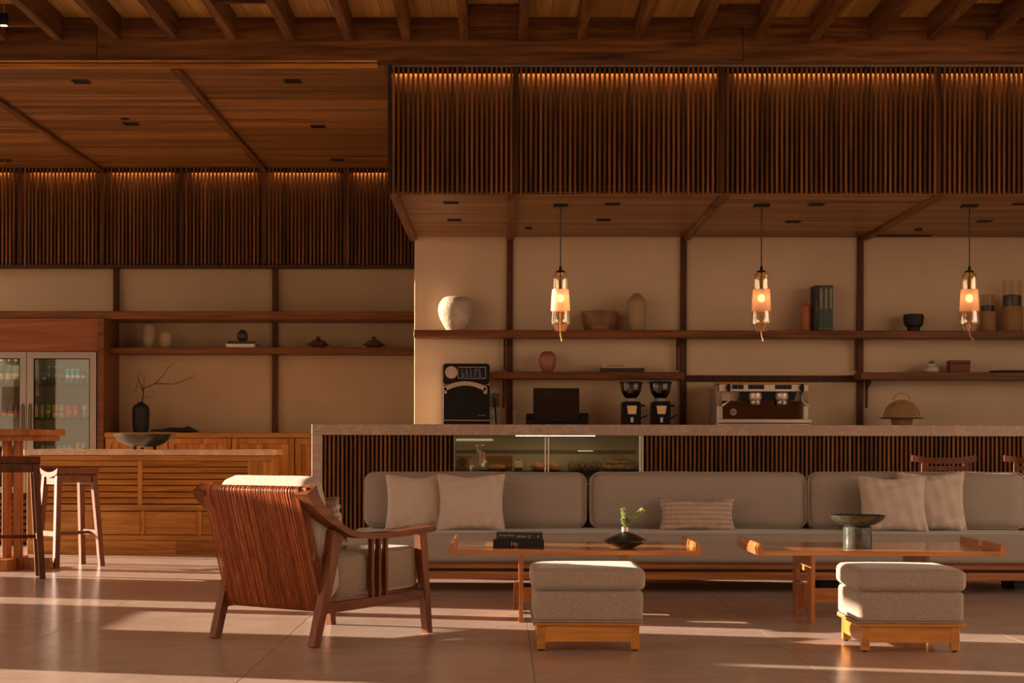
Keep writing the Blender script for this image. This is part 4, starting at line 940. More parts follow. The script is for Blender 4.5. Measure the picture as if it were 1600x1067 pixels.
for i, px in enumerate((0, 11, 22)): can(px, shz[2], 4.8, 34, (.04, .10, .07), o3[i]+' dark green bottle low in the left fridge door', 'low bottles', kind='bottle', band=(.3, .3, .25))

# things on the left lower shelf
LD = 17.5
pot('oval_vase', 'tall beige oval vase on the left lower shelf', 'vase', 231.5, LD, zt4, [(7, 543), (9.5, 537), (10, 524), (9.5, 511), (7, 506), (4.5, 505)], plain('sage_clay', (.34, .27, .17), .85, var=.15), group=None)
pot('squat_vase', 'squat round beige vase beside the tall oval one', 'vase', 258, LD, zt4, [(7, 543), (9, 537), (10, 529), (8.5, 521), (5, 518.5), (5, 517)], plain('sand_clay', (.44, .31, .18), .85, var=.15))
flat_book('white book lying on the left lower shelf under the black one', XX(354, LD-.08, 540), XX(399, LD-.08, 540), LD-.12, .2, zt4, zt4+.034, WHITE_M, WHITE_M, 0, 'books on the left shelf')
flat_book('black book under the dark egg ornament on the left shelf', XX(356, LD-.08, 535), XX(400, LD-.08, 535), LD-.12, .2, zt4+.034, zt4+.062, DKB, WHITE_M, 0, 'books on the left shelf')
tag(G().lathe([(max(.001, r_), z_) for r_, z_ in [(.02, 0), (.045, .015), (.056, .045), (.05, .08), (.03, .108), (.001, .12)]], seg=28).build('egg_ornament', plain('dark_bronze', (.05, .035, .025), .5), smooth=60, loc=(XX(379, LD), LD-.02, zt4+.062)), 'dark egg shaped ornament standing on two books', 'ornament')
def lidded(px, label):
    r = thing('lidded_pot', label, 'pot', (XX(px, LD), LD, zt4), 0, 'lidded clay pots'); m = plain('brown_clay', (.12, .045, .025), .7, var=.2)
    G().lathe([(.055, 0), (.075, .02), (.09, .035)], seg=32).build('bowl', m, r, smooth=50)
    G().lathe([(.092, .035), (.08, .052), (.05, .075), (.02, .085), (.016, .095), (.026, .105), (.024, .112), (.001, .114)], seg=32).build('lid', m, r, smooth=40)
    for s_ in (-1, 1): G().tube([(s_*.08, 0, .034), (s_*.1, 0, .037), (s_*.105, 0, .041)], [.012, .009, .005], 8).build('handle', m, r, smooth=60)
lidded(497, 'left brown lidded clay pot on the left lower shelf'); lidded(584, 'right brown lidded clay pot nearest the bar wall corner')

# back cabinet (left)
BD = 17.1; zc_ = ZZ(676, BD, 400)
r = thing('back_cabinet', 'teak panelled sideboard under the left wall shelves', 'cabinet')
cxa, cxb = XX(163, BD), XC-.005
bx('worktop', W_OAKX, cxa, cxb, BD, LW-.051, zc_-.05, zc_, r, bevel=.004)
bx('carcass', W_SHELF, cxa+.01, cxb-.01, BD+.04, LW-.052, .02, zc_-.051, r)
n = 5; wdt = (cxb-cxa)/n
for i in range(n):
    a, b = cxa+i*wdt, cxa+(i+1)*wdt
    d = G().box(a+.005, a+.06, BD+.015, BD+.04, .08, zc_-.055).box(b-.06, b-.005, BD+.015, BD+.04, .08, zc_-.055).box(a+.06, b-.06, BD+.015, BD+.04, zc_-.105, zc_-.055).box(a+.06, b-.06, BD+.015, BD+.04, .08, .14).build('door', W_OAKZ, r)
    bx('door_panel', W_OAKZ, a+.06, b-.06, BD+.028, BD+.038, .14, zc_-.105, d)
# black vase with branches
VD = 17.35; vx = XX(220, VD)
r = thing('branch_vase', 'tall matte black vase with bare twisting branches', 'vase', (vx, VD, zc_))
pr = prof_px(220, VD, zc_, [(11, 675), (12.5, 668), (13.3, 652), (13.3, 640), (11, 634), (5, 630), (3.5, 628)]); pr = interp(pr, 4)+[(.018, pr[-1][1]-.001), (.015, pr[-1][1]-.03), (.001, pr[-1][1]-.03)]
G().lathe(pr, seg=36).build('vase_body', BLACK, r, smooth=50)
BR = plain('branch_bark', (.05, .028, .016), .8, var=.3, vscale=50)
def q3(pts, dy=0.0):
    return [(P(a, b, VD).x-vx, dy*math.sin(i*.9), P(a, b, VD).z-zc_) for i, (a, b) in enumerate(pts)]
g = G()
def br(pts, r0, r1, dy=.02):
    p = interp(q3(pts, dy), 4); n = len(p); g.tube(p, [r0+(r1-r0)*i/(n-1) for i in range(n)], 6)
br([(221, 634), (222, 620), (223, 610), (225, 606), (232, 604), (243, 599), (251, 592), (258, 582), (262, 574), (273, 566)], .007, .0018, .04)
br([(241, 600), (252, 599), (262, 600), (275, 599), (285, 596), (295, 592), (300, 591), (303, 588), (301, 585)], .0045, .0012, .06)
br([(223, 611), (220, 600), (218, 594), (216, 590), (216, 584), (219, 577)], .005, .001, -.03)
br([(223, 608), (224, 600), (225, 592), (222, 591)], .004, .0015, .02)
br([(216, 594), (214, 607), (213, 615), (215, 619), (218, 621)], .0025, .001, -.05)
br([(222, 621), (230, 621), (236, 619), (240, 615), (239, 611)], .0028, .001, .05)
rnd = random.Random(11)
for a, b in ((213, 612), (214, 618), (240, 617), (232, 621), (246, 598), (248, 595), (253, 590), (256, 584), (260, 577), (262, 574), (250, 600), (255, 601), (262, 599), (270, 600), (279, 598), (286, 596), (293, 592), (298, 591), (217, 590), (219, 586), (248, 602), (252, 597)):
    c = q3([(a, b)])[0]; l = rnd.uniform(.008, .014); dx, dz = rnd.uniform(-1, 1)*l, rnd.uniform(-.6, 1)*l; g.tube([c, (c[0]+dx, c[1], c[2]+dz)], [.0045, .001], 5)
g.build('branches', BR, r, smooth=60)
# driftwood
r = thing('driftwood', 'black gnarled driftwood piece lying beside the black vase', 'driftwood', (XX(235, VD), VD+.02, zc_))
p = interp([(0, 0, .02), (.1, .01, .022), (.2, -.01, .028), (.3, 0, .026), (.36, .01, .03), (.43, 0, .018), (.47, 0, .008)], 4); n = len(p)
rr_ = interp([(.008,), (.012,), (.022,), (.024,), (.03,), (.016,), (.003,)], 4)
g = G().tube(p, [a[0] for a in rr_], 10); g.build('trunk', BLACK, r, smooth=60); g = G().tube([(.36, 0, .05), (.38, 0, .066)], [.01, .002], 6); g.tube([(.2, 0, .04), (.19, 0, .052)], [.01, .003], 6); g.build('knot', BLACK, r)

# ================================================================ LEFT COUNTER
CL = 15.73; lz = lambda y: ZZ(y, CL, 230); lx = lambda p: XX(p, CL, 780)
r = thing('service_counter', 'lower honey teak counter with beige marble top on the left', 'counter')
bx('marble_top', MARBLE_L, lx(38), lx(428.5), CL-.03, CL+.62, lz(711), lz(702.5), r, bevel=.004)
bx('shade_backing', W_DARK, lx(57), lx(387), CL+.0195, CL+.0215, lz(836), lz(720), r)  # dark sheet imitating the shade in louvre and drawer gaps
bx('carcass', W_OAKX, lx(43), lx(424), CL+.022, CL+.58, 0, lz(711.5), r)
bx('top_rail', W_OAKX, lx(42), lx(425), CL, CL+.02, lz(719.5), lz(711.5), r)
bx('end_stile', W_OAKZ, lx(42), lx(57), CL, CL+.02, lz(840), lz(720), r); bx('stile', W_OAKZ, lx(215), lx(222), CL, CL+.02, lz(788), lz(720), r)
bx('end_stile', W_OAKZ, lx(387), lx(425), CL, CL+.02, lz(840), lz(720), r)
bx('mid_rail', W_OAKX, lx(57), lx(387), CL, CL+.02, lz(798), lz(788.5), r)
bx('low_rail', W_OAKX, lx(57), lx(387), CL, CL+.02, lz(844), lz(836), r)
bx('plinth', W_OAKX, lx(42), lx(275), CL+.004, CL+.02, .0, lz(844.5), r); bx('plinth', W_OAKX, lx(275)+.001, lx(425), CL+.004, CL+.02, .0, lz(844.5), r)
for a, b in ((57.3, 214.7), (222.3, 386.7)):
    z_ = 720.5
    for i in range(7):
        y_ = 720.5+i*9.7; g = G(); X0, X1 = lx(a), lx(b)
        g.prism([(CL+.019, lz(y_)), (CL+.013, lz(y_)), (CL+.001, lz(y_+6.8)), (CL+.002, lz(y_+7.8)), (CL+.019, lz(y_+8.0))], 'x', 0, X1-X0); g.build('louvre', W_OAKX, r, loc=(X0, 0, 0))
dr = [(59, 128), (152, 218), (227, 307), (316, 385)]
for i, (a, b) in enumerate(dr):
    d = bx('drawer', W_OAKX, lx(a), lx(b), CL+.004, CL+.02, lz(835), lz(799.5), r, bevel=.002)
for a, b in ((128.7, 151.3), (218.6, 226.4), (307.6, 315.4)): bx('drawer_stile', W_OAKZ, lx(a), lx(b), CL, CL+.02, lz(835.6), lz(798.6), r)
# black bowl on legs
BDp = 15.95; zc2 = lz(702.5)
r = thing('footed_bowl', 'wide dark metal bowl on three short legs on the marble counter', 'bowl', (XX(225, BDp), BDp, zc2))
s = F/BDp
pr = [(.001, .02), (18/s, .026), (30/s, .045), (41/s, .085), (48.5/s, .135), (47.5/s, .137), (39/s, .09), (28/s, .055), (.001, .035)]
G().lathe(interp(pr, 3), seg=48).build('bowl_shell', plain('dark_pewter', (.085, .075, .062), .33, .75, var=.35, vscale=9), r, smooth=60)
for k in range(3):
    a = PI/2+.35+2*PI*k/3; G().box(-.012, .012, -.012, .012, 0, .045).build('leg', BLACK, r, loc=(.1*math.cos(a), .1*math.sin(a), 0))

# ================================================================ HIGH TABLE and STOOLS
HTx, HTy = XX(20, 13.95), 13.95
r = thing('bar_table', 'high round cornered teak table at the left edge', 'table', (HTx, HTy, 0))
tz = ZZ(670.5, 13.7, 40)
G().prism(rrect(-.355, .355, -.33, .33, .12, 8), 'z', tz-.048, tz).build('tabletop', W_PED, r, bevel=.004)
G().box(-.30, .30, -.27, .27, tz-.09, tz-.049).build('apron', W_PED, r, bevel=.003)
for a in (-.044, .044):
    for b in (-.044, .044): G().box(a-.022, a+.022, b-.022, b+.022, .085, tz-.09).build('post', W_PED, r, bevel=.003)
G().prism([(-.32, 0), (.32, 0), (.30, .085), (-.30, .085)], 'y', -.045, .045).build('foot_beam', W_PED, r, bevel=.003)
G().prism([(-.32, 0), (.32, 0), (.30, .086), (-.30, .086)], 'x', -.045, .045).build('foot_beam', W_PED, r, bevel=.003)
def stool(name, label, loc, rz, mat, H, L=.42, Wd=.26, splay=.05):
    r = thing(name, label, 'stool', loc, rz, 'saddle seat bar stools')
    # saddle seat: curved across its width (local y), long in local x
    n = 10; g = G()
    top = [(-Wd/2-.02+(Wd+.04)*i/n, H-.035*(1-(2*i/n-1)**2)) for i in range(n+1)]
    bot = [(-Wd/2-.01+(Wd+.02)*i/n, H-.045-.03*(1-(2*i/n-1)**2)) for i in range(n+1)]
    g.prism(top+bot[::-1], 'x', -L/2, L/2); g.build('seat', mat, r, smooth=30)
    zt_ = H-.055; hx, hy = L/2-.03, Wd/2-.02
    for sx in (-1, 1):
        for sy in (-1, 1):
            g = G().bar((sx*(hx+splay*.9), sy*(hy+splay), 0), (sx*hx, sy*hy, zt_), .042, .042, .045, .045); g.build('leg', mat, r, bevel=.002)
    for sy in (-1, 1): G().box(-hx+.02, hx-.02, sy*hy-.012, sy*hy+.012, zt_-.06, zt_-.01).build('apron', mat, r)
    for sx in (-1, 1): G().box(sx*hx-.012, sx*hx+.012, -hy+.02, hy-.02, zt_-.075, zt_-.02).build('apron', mat, r)
    fz = H*.34; k = 1-fz/zt_
    for sx in (-1, 1): G().box(sx*(hx+splay*.9*k)-.01, sx*(hx+splay*.9*k)+.01, -(hy+splay*k)+.02, hy+splay*k-.02, fz-.02, fz+.02).build('footrest', mat, r)
    fz2 = H*.34
    G().box(-hx-splay*k+.02, hx+splay*k-.02, -.012, .012, fz2-.013, fz2+.012).build('stretcher', mat, r)
    return r
stool('bar_stool', 'pale wooden saddle stool standing in the sun by the counter', (XX(109, 14.25), 14.25, 0), math.radians(42), W_CHAIR, .785, .37, .25)
stool('bar_stool', 'taller dark brown saddle stool at the left edge in shade', (XX(14, 13.0), 13.0, 0), math.radians(20), W_STOOLD, .885, .42, .26)

# ================================================================ BAR CHAIRS behind the sofa
def barchair(px, label):
    D = 13.3; s = F/D; r = thing('bar_chair', label, 'chair', (XX(px, D), D, 0), 0, 'wooden bar chairs behind the sofa'); W2 = 50/s
    z0 = ZZ(713, D, px); pts = []
    top = [(-W2+2*W2*i/12, z0+.02*((2*i/12-1)**2)-.012) for i in range(13)]
    g = G()
    for i in range(12):
        a, b = top[i], top[i+1]; ya, yb = [-.045*(1-(2*k/12-1)**2) for k in (i, i+1)]
        g.hexa([(a[0], ya-.0, a[1]-.045), (b[0], yb, b[1]-.045), (b[0], yb+.03, b[1]-.045), (a[0], ya+.03, a[1]-.045)], [(a[0], ya, a[1]), (b[0], yb, b[1]), (b[0], yb+.03, b[1]), (a[0], ya+.03, a[1])])
    g.build('top_rail', W_STOOLD, r)
    for sx in (-1, 1): G().bar((sx*.17, -.04, 0), (sx*.155, -.012, z0-.04), .04, .045, .035, .03).build('rear_leg', W_STOOLD, r)
    for sx in (-1, 1): G().bar((sx*.17, .36, 0), (sx*.16, .34, .6), .04, .04).build('front_leg', W_STOOLD, r)
    G().box(-.14, .14, -.03, -.008, ZZ(735, D, px), ZZ(728, D, px)).build('back_rail', W_STOOLD, r)
    G().box(-.2, .2, -.03, .38, .6, .635).build('seat', W_STOOLD, r, bevel=.006)
    G().box(-.14, .14, .34, .37, .2, .235).build('footrest', W_STOOLD, r)
barchair(1476, 'wooden bar chair whose curved back shows above the right cushions')
barchair(1620, 'wooden bar chair cut off by the right edge of the photo')

# ================================================================ SOFA
SF0, SF1 = 11.9, 12.86
sxa, sxb = XX(554, 12.5), XX(1613, 12.5)
r = thing('sofa', 'long low three seat sofa with taupe fabric and teak rails', 'sofa', ((sxa+sxb)/2, 12.38, 0)); cx_ = r.location.x; w2 = (sxb-sxa)/2
SZ = ZZ(834, SF0, 1000)
me = cushion_mesh('seat_cushion', SOFA_F, w2*2, SF1-SF0-.02, SZ-.195, .035, .008, n=26, wob=.002, seed=2); link('seat_cushion', me, r, (0, 0, .195))
f0 = -.48+.0
G().box(-w2+.01, w2-.01, -.47, -.43, ZZ(888.5, SF0), ZZ(881.5, SF0)).build('seat_rail', W_SOFA, r, bevel=.003)
G().box(-w2+.01, w2-.01, -.455, -.44, ZZ(893, SF0), ZZ(888.5, SF0)).build('shade_strip', W_DARK, r)  # dark strip painting the shade in the gap between the two rails
G().box(-w2+.01, w2-.01, -.475, -.44, ZZ(905, SF0), ZZ(893, SF0)).build('lower_rail', W_SOFA, r, bevel=.003)
G().box(-w2+.02, w2-.02, -.43, .42, ZZ(888.5, SF0), .195).build('slat_base', W_SOFA, r)
G().box(-w2+.01, -w2+.04, -.43, .44, ZZ(905, SF0), .19).build('end_rail', W_SOFA, r); G().box(w2-.04, w2-.01, -.43, .44, ZZ(905, SF0), .19).build('end_rail', W_SOFA, r)
G().box(-w2+.04, w2-.04, .40, .44, ZZ(905, SF0), .19).build('rear_rail', W_SOFA, r)
for a in (XX(590, 12.4)-cx_, XX(920, 12.4)-cx_, XX(1290, 12.4)-cx_, XX(1592, 12.4)-cx_):
    G().box(a-.07, a+.07, -.12, .2, 0, ZZ(888.5, SF0)).build('foot', BLACK, r)
bk = [(570.5, 915.5), (920.5, 1256.5), (1258.5, 1598)]
for i, (a, b) in enumerate(bk):
    xa, xb = XX(a, 12.58, 780), XX(b, 12.58, 780); hgt = ZZ(741.5, 12.6, (a+b)/2)-SZ+.012
    me = cushion_mesh('back_cushion', SOFA_F, xb-xa, hgt, .19, .07, .012, n=22, wob=.001, seed=i+4)
    o = link('back_cushion', me, r, ((xa+xb)/2-cx_, .37-.09+.0, SZ-.008+hgt/2), (PI/2-.10, 0, 0)); o.location.y = .28
    loop = []
    ww, hh_ = (xb-xa)/2, hgt/2
    pts = rrect(-ww+.004, ww-.004, -hh_+.004, hh_-.004, .068, 6)
    G().tube([(p_[0], p_[1], .186) for p_ in pts], .0035, 5, closed=True).build('piping', PIPING, o, smooth=60)
G().box(-w2+.22, w2-.22, .36, .40, .19, .60).build('back_frame', W_SOFA, r, bevel=.004)
for a in (-1, 1): G().box(a*(w2-.3)-.02, a*(w2-.3)+.02, .40, .44, .1, .60).build('back_post', W_SOFA, r)
# throw pillows
def throw(label, xa, xb, ya, yb, D, t, mat, seed, lean=-.2, roll=0, ry=0):
    X0, X1 = XX(xa, D, 790), XX(xb, D, 790); w_ = X1-X0; cxp = (xa+xb)/2; z0 = SZ+.0; h_ = (ZZ(ya, D+.1, cxp)-z0)/math.cos(lean)
    me = pillow_mesh('throw_pillow', mat, w_, h_+.01, t, seed)
    o = link('throw_pillow', me, None, ((X0+X1)/2, D, z0-.004), (lean, ry, roll)); return tag(o, label, 'pillow')
def cuff(o): pass
throw('plain beige square pillow, leftmost on the sofa, partly covered', 601, 700, 742, 836, 12.34, .15, PIL_F, 1)
throw('plain beige square pillow overlapping the leftmost one', 682, 790, 741, 838, 12.23, .16, PIL_F, 2, lean=-.26)
# woven lumbar
LUM, lt, lb = newmat('woven_lumbar')
tcn = lt.nodes.new('ShaderNodeTexCoord'); w1 = lt.nodes.new('ShaderNodeTexWave'); w1.bands_direction = 'Z'; w1.inputs['Scale'].default_value = 10; w1.inputs['Distortion'].default_value = 1.2; w1.inputs['Detail Scale'].default_value = 6
w2n = lt.nodes.new('ShaderNodeTexWave'); w2n.bands_direction = 'X'; w2n.inputs['Scale'].default_value = 22; w2n.inputs['Distortion'].default_value = 2
lt.links.new(tcn.outputs['Object'], w1.inputs[0]); lt.links.new(tcn.outputs['Object'], w2n.inputs[0])
mlt = lt.nodes.new('ShaderNodeMath'); mlt.operation = 'MULTIPLY'; lt.links.new(w1.outputs['Fac'], mlt.inputs[0]); lt.links.new(w2n.outputs['Fac'], mlt.inputs[1])
rp = lt.nodes.new('ShaderNodeValToRGB'); rp.color_ramp.elements[0].color = (.50, .37, .29, 1); rp.color_ramp.elements[1].color = (.24, .17, .13, 1); rp.color_ramp.elements[0].position = .25; rp.color_ramp.elements[1].position = .75
lt.links.new(mlt.outputs[0], rp.inputs[0]); lt.links.new(rp.outputs[0], lb.inputs['Base Color']); lb.inputs['Roughness'].default_value = .95
throw('low rectangular pillow with woven check bands at the sofa middle', 1029, 1150, 779, 836, 12.30, .12, LUM, 3, lean=-.22)
throw('plain beige square pillow, rear one of the right pair', 1404, 1512, 738, 837, 12.36, .14, PIL_F, 4, ry=.0)
throw('plain beige square pillow, front one of the right pair', 1343, 1452, 744, 837, 12.24, .15, PIL_F, 5, lean=-.26)

# ================================================================ COFFEE TABLES
def ctable(label, X0, X1, legs, Y0=9.9, Y1=10.78):
    cx_ = (X0+X1)/2; r = thing('coffee_table', label, 'table', (cx_, Y0, 0), 0, 'low teak coffee tables'); w_ = (X1-X0)/2; d = Y1-Y0
    zb_ = ZZ(867, Y0, 900); zt_ = zb_+.026
    # top made of boards
    n = 5
    for i in range(n): G().box(-w_+.02, w_-.02, i*d/n+.0004, (i+1)*d/n-.0004, 0, .026).build('top_board', W_TABX, r, bevel=.0008, loc=(0, 0, zb_))
    for sx in (-1, 1):
        for (a, b, hz) in ((0, d*.44, .065), (d*.44, d*.53, .032), (d*.53, d, .065)):
            pr = [(sx*(w_-.028), 0), (sx*(w_+.004), 0), (sx*(w_+.010), hz*.6), (sx*(w_-.004), hz), (sx*(w_-.018), hz)]
            g = G(); g.prism([(p_[0], p_[1]) for p_ in pr], 'y', a, b); g.build('end_lip', W_TABZ, r, loc=(0, 0, zb_-.001))
    for (lx_, ya, yb) in legs:
        lg = G().box(-.011, .011, ya-Y0, ya-Y0+.13, 0, zb_).box(-.011, .011, yb-Y0-.13, yb-Y0, 0, zb_).box(-.011, .011, ya-Y0+.13, yb-Y0-.13, zb_-.10, zb_).box(-.011, .011, ya-Y0+.13, yb-Y0-.13, .06, .2)
        lg.build('leg', W_TABZ, r, loc=(lx_-cx_, 0, 0))
    (la, ya, yb), (lb_, yc, yd) = legs; ym = (ya+yb)/2-Y0
    G().box(la-cx_+.011, lb_-cx_-.011, ym-.03, ym+.0, .09, .17).build('stretcher', W_TABX, r, bevel=.002)
    G().box(la-cx_-.04, la-cx_-.011, ym-.05, ym+.04, .045, .2).build('wedge', W_TABZ, r, bevel=.002); G().box(la-cx_-.03, la-cx_-.011, ym-.056, ym-.0501, .08, .15).build('tenon', W_TABX, r)
    return r, zt_
x0, x1 = XX(704, 9.9), XX(1095, 9.9)
t1, TZ = ctable('low teak coffee table with raised ends, the left of two', x0, x1, [(XX(815, 9.9), 9.92, 10.55), (XX(978.5, 10.2), 10.15, 10.74)])
x0, x1 = XX(1186, 9.9), XX(1570, 9.9)
t2, TZ = ctable('low teak coffee table with raised ends, the right of two', x0, x1, [(XX(1272, 9.9), 9.92, 10.55), (XX(1447, 10.2), 10.15, 10.74)])
# books on table 1
DBL = plain('black_book_cover', (.010, .010, .014), .5); DGR = plain('green_black_cover', (.022, .028, .022), .45)
bD = 10.12
rb, w_, d2, h = flat_book('thick black book with gold monogram, lower of two on the left table', XX(770.5, bD, 845), XX(850, bD, 845), bD, .22, TZ, TZ+.044, DBL, WHITE_M, 0, 'books on the left coffee table')
text_mesh('gold_monogram', 'Hp', .034, GOLD, rb, (-.022, -d2-.0006, .010))
rb, w_, d2, h = flat_book('dark green book with white spine lettering, upper of two on the left table', XX(775.5, bD+.01, 833), XX(848, bD+.01, 833), bD+.01, .2, TZ+.044, TZ+.082, DGR, WHITE_M, 0, 'books on the left coffee table')
WP = plain('white_print', (.5, .5, .42), .6)
text_mesh('spine_lettering', 'NATURE BOOK', .0125, WP, rb, (-.075, -d2-.0006, .021)); text_mesh('spine_lettering', 'DESIGN', .016, WP, rb, (.012, -d2-.0006, .013)); text_mesh('spine_lettering', 'E', .022, WP, rb, (.058, -d2-.0006, .011)); G().prism([(0, 0), (.01, -.006), (.01, .006)], 'y', -d2-.0008, -d2).build('spine_mark', WP, rb, loc=(.098, 0, .019))
# flat vase with rosemary
FV = 10.12; s = F/FV
r = thing('bud_vase', 'flat black disc shaped vase with green rosemary sprigs', 'vase', (XX(977, FV), FV, TZ))
pr = [(.05, 0), (.052, .004), (.085, .018), (34.5/s, .038), (34.6/s, .043), (.085, .066), (.045, .084), (.02, .09), (.018, .094), (.0185, .122), (.015, .122), (.014, .1), (.001, .1)]
G().lathe(pr, seg=48).build('vase_body', plain('bronze_black', (.035, .032, .022), .28, .35, var=.4, vscale=30), r, smooth=35)
G().lathe([(.0195, .094), (.0195, .118)], seg=24).build('neck_band', STEEL, r, smooth=40)
LEAF = plain('rosemary_leaf', (.34, .42, .14), .6, var=.3, vscale=60); STEM = plain('rosemary_stem', (.22, .22, .09), .7)
rnd = random.Random(4); gs = G(); gl = G()
for pts in ([(0, 0, .1), (-.003, 0, .14), (-.006, .005, .18), (-.010, .01, .215)], [(0, 0, .1), (.012, 0, .14), (.05, -.005, .18), (.095, -.01, .213)], [(0, 0, .1), (.006, .01, .13), (.016, .012, .165)], [(0, 0, .1), (-.002, -.01, .13), (-.012, -.012, .16)]):
    p = interp(pts, 8); gs.tube(p, .0022, 6)
    for i in range(6, len(p)):
        c = Vector(p[i]); d = (Vector(p[i])-Vector(p[i-1])).normalized()
        for k in range(13):
            a = rnd.uniform(0, 2*PI); e = d.orthogonal().normalized(); f_ = d.cross(e); o_ = (e*math.cos(a)+f_*math.sin(a)+d*rnd.uniform(.4, 1.1)).normalized(); l = rnd.uniform(.012, .022)
            gl.tube([c, c+o_*l*.5, c+o_*l], [.0014, .0026, .0006], 4)
gs.build('stem', STEM, r); gl.build('leaves', LEAF, r)['kind'] = 'stuff'
# pedestal bowl table 2
BV = 10.15; s = F/BV; r = thing('pedestal_bowl', 'dark green glazed dish on a thick cylindrical foot', 'bowl', (XX(1340, BV), BV, TZ))
DG = plain('dark_green_glaze', (.055, .060, .048), .22, .2, var=.45, vscale=30)
zr = lambda y: ZZ(y, BV, 1340)-TZ
G().lathe([(21.5/s, 0), (22/s, .004), (22/s, zr(824)), (20/s, zr(822))], seg=40).build('foot_cylinder', DG, r, smooth=40)
G().lathe([(18/s, zr(822)), (30/s, zr(818)), (40/s, zr(811)), (43.5/s, zr(805.5)), (42.5/s, zr(804.5)), (38/s, zr(810)), (.001, zr(815))], seg=48).build('dish', BLACK if False else DG, r, smooth=50)

# ================================================================ OTTOMANS
def ottoman(label, X0, X1, Y0, wd=.54):
    cx_ = (X0+X1)/2; r = thing('ottoman', label, 'ottoman', (cx_, Y0+wd/2, 0), 0, 'fabric ottomans'); w_ = X1-X0
    z = lambda y: ZZ(y, Y0, 900)
    me = cushion_mesh('top_cushion', OTTO_F, w_+.02, wd+.02, z(885.5)-z(923)-.008, .034, .007, n=18, wob=.002, seed=int(X0*10)); link('top_cushion', me, r, (0, 0, z(923)))
    me = cushion_mesh('box_cushion', OTTO_F, w_, wd, z(923)-z(972), .022, .004, n=16); link('box_cushion', me, r, (0, 0, z(972)))
    pts = rrect(-w_/2-.003, w_/2+.003, -wd/2-.003, wd/2+.003, .03, 4)
    G().tube([(p_[0], p_[1], z(971)) for p_ in pts], .004, 5, closed=True).build('piping', PIPING, r, smooth=60)
    G().box(-w_/2-.002, w_/2+.002, -wd/2-.002, wd/2+.002, z(977.5), z(973)).build('rim', W_OTTO, r, bevel=.003)
    L = .04
    for sx in (-1, 1):
        for sy in (-1, 1):
            a = sx*(w_/2-.018-L/2); b = sy*(wd/2-.018-L/2)
            lg = G().box(a-L/2, a+L/2, b-L/2, b+L/2, .008, z(977.5)).build('leg', W_OTTO, r, bevel=.002); G().cyl((a, b), .012, 0, .008, 12).build('glide', BLACKG, lg)
    for sy in (-1, 1): G().box(-w_/2+.018+L, w_/2-.018-L, sy*(wd/2-.03)-.009, sy*(wd/2-.03)+.009, z(1003), z(977.5)).build('apron', W_OTTO, r)
    for sx in (-1, 1): G().box(sx*(w_/2-.03)-.009, sx*(w_/2-.03)+.009, -wd/2+.018+L, wd/2-.018-L, z(1003), z(977.5)).build('apron', W_OTTO, r)
ottoman('taupe ottoman on a teak base in front of the left table', XX(834, 8.56), XX(1006, 8.56), 8.56)
ottoman('taupe ottoman on a teak base in front of the right table, sunlit side', XX(1342, 8.56), XX(1508, 8.56), 8.56)

# ================================================================ ARMCHAIR
AX, AY = -.913, 8.67
ar = thing('armchair', 'teak lounge chair with woven leather cord back seen from behind', 'chair', (AX, AY, 0), math.radians(-36))
Wd = .67  # local: x = -m ; rear right foot at origin; the chair extends to x = -Wd
arm_path = interp([(-.078, .768), (-.040, .712), (.03, .650), (.115, .60), (.20, .557), (.30, .535), (.42, .528), (.60, .530), (.88, .546)], 4)
n = len(arm_path)
for side in (0, 1):
    flare = []
    x_out, x_in = [], []
    for i, (y_, z_) in enumerate(arm_path):
        if side == 0: x_out.append(.055); x_in.append(-.03)
        else: x_out.append(-Wd-.055); x_in.append(-Wd+.03)
    th = [.088-.058*min(1, (i/(n*.42)))**.7 for i in range(n)]
    G().strip(arm_path, th, x_in, x_out).build('armrest', W_CHAIRY, ar, smooth=35)
    xc = .0 if side == 0 else -Wd
    lp = interp([(.0, .0), (.035, .12), (.075, .24), (.105, .34), (.127, .43), (.155, .56)], 3); m_ = len(lp)
    th = [.045+.03*(i/(m_-1))**2 for i in range(m_)]
    G().strip(lp, th, xc-.021, xc+.021).build('rear_leg', W_CHAIR, ar, smooth=35)
    G().bar((xc, .885, 0), (xc, .825, .53), .045, .040, .045, .060).build('front_leg', W_CHAIR, ar, bevel=.003)
    G().strip([(.05, .182), (.86, .205)], .048, xc-.016, xc+.016).build('side_rail', W_CHAIRY, ar)
    for yy in (.43, .485, .54): G().box(xc-.014, xc+.014, yy-.010, yy+.010, .20, .522).build('spindle', W_CHAIR, ar, bevel=.002)
G().box(-Wd+.02, -.02, .84, .865, .17, .22).build('front_rail', W_CHAIR, ar)
# back rails
TR = Vector((0, -.075, .752)); BRl = Vector((0, .095, .195))
G().strip([(-.075-.012, .752), (-.075+.014, .752)], .052, -Wd-.03, .03).build('top_rail', W_CHAIRY, ar, bevel=.004)
G().strip([(.083, .195), (.107, .195)], .045, -Wd+.02, -.02).build('bottom_rail', W_CHAIRY, ar, bevel=.004)
md = TR.lerp(BRl, .55); G().box(-Wd+.02, -.02, md.y-.004, md.y+.012, md.z-.028, md.z+.014).build('middle_rail', W_CHAIRY, ar)
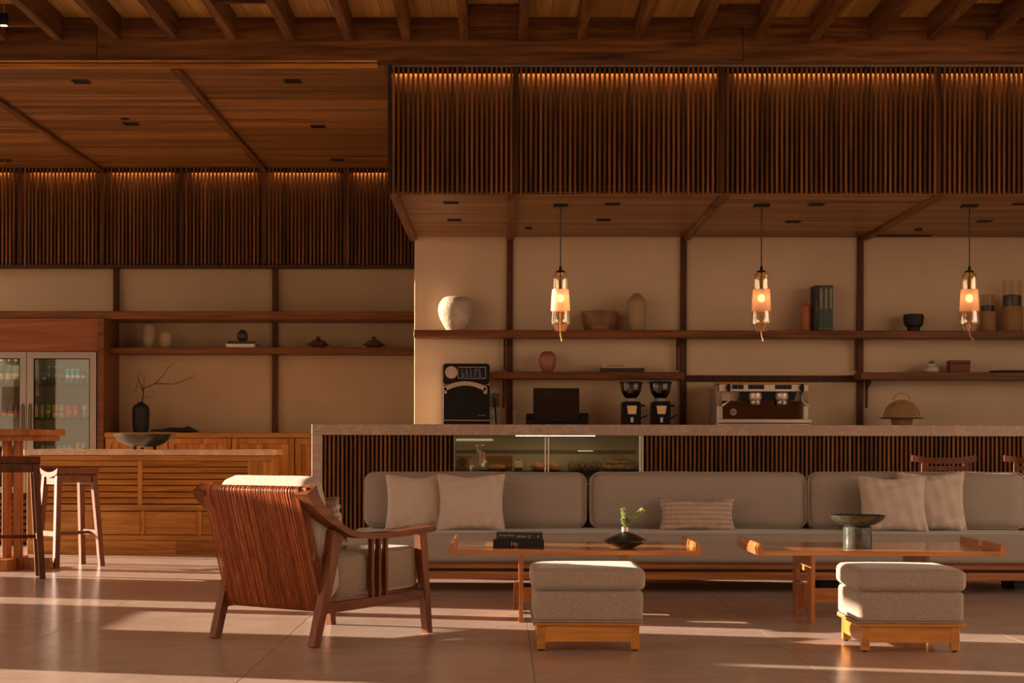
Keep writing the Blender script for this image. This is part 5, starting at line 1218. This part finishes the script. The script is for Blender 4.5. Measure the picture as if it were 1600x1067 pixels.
# cords wrapped round the two rails
d = (BRl-TR).normalized(); nrm = Vector((0, -d.z, d.y));  nrm = nrm if nrm.y < 0 else -nrm
hh_ = .024
loop = []
for a in range(7):
    t_ = -PI/2*1.0+PI*a/6
    v = nrm*(-math.sin(t_))*hh_ - d*(math.cos(t_))*.030
    loop.append(TR+v*1.0)
for a in range(7):
    t_ = PI/2-PI*a/6
    v = nrm*(-math.sin(t_))*hh_ + d*(math.cos(t_))*.030
    loop.append(BRl+v)
me_c = G().tube(loop, .0031, 6, closed=True).mesh('cord', CORD, 60)
NC = 62
for i in range(NC):
    x_ = -.012-(Wd-.024)*i/(NC-1)
    o = link('cord', me_c, ar, (x_+random.uniform(-.001, .001), 0, 0), (0, random.uniform(-.004, .004), 0))
# cushions
bk_h = .615
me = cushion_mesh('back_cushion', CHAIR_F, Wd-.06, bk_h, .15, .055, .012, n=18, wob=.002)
c = TR.lerp(BRl, .49)
ang = math.atan2(BRl.y-TR.y, TR.z-BRl.z)
o = link('back_cushion', me, ar, (-Wd/2, c.y+.036, c.z+.052), (PI/2+ang, 0, 0))
o.location = (-Wd/2, c.y+.19, c.z+.065)
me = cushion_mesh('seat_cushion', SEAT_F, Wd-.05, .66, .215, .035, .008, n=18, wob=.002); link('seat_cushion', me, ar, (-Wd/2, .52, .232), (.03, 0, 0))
pts = rrect(-Wd/2+.022, Wd/2-.022, -.33, .33, .035, 4)
G().tube([(p_[0]-Wd/2, p_[1]+.52, .43+p_[1]*.03) for p_ in pts], .0035, 5, closed=True).build('piping', PIPING, ar, smooth=60)
me = pillow_mesh('lumbar_pillow', LUM, .46, .28, .11, 8)
o = link('lumbar_pillow', me, None, (0, 0, 0)); 
o.matrix_world = Matrix.Translation((AX, AY, 0)) @ Matrix.Rotation(math.radians(-36), 4, 'Z') @ Matrix.Translation((-Wd/2+.05, .315, .455)) @ Matrix.Rotation(.24, 4, 'X')
tag(o, 'striped lumbar pillow tucked in the armchair behind its arm', 'pillow')
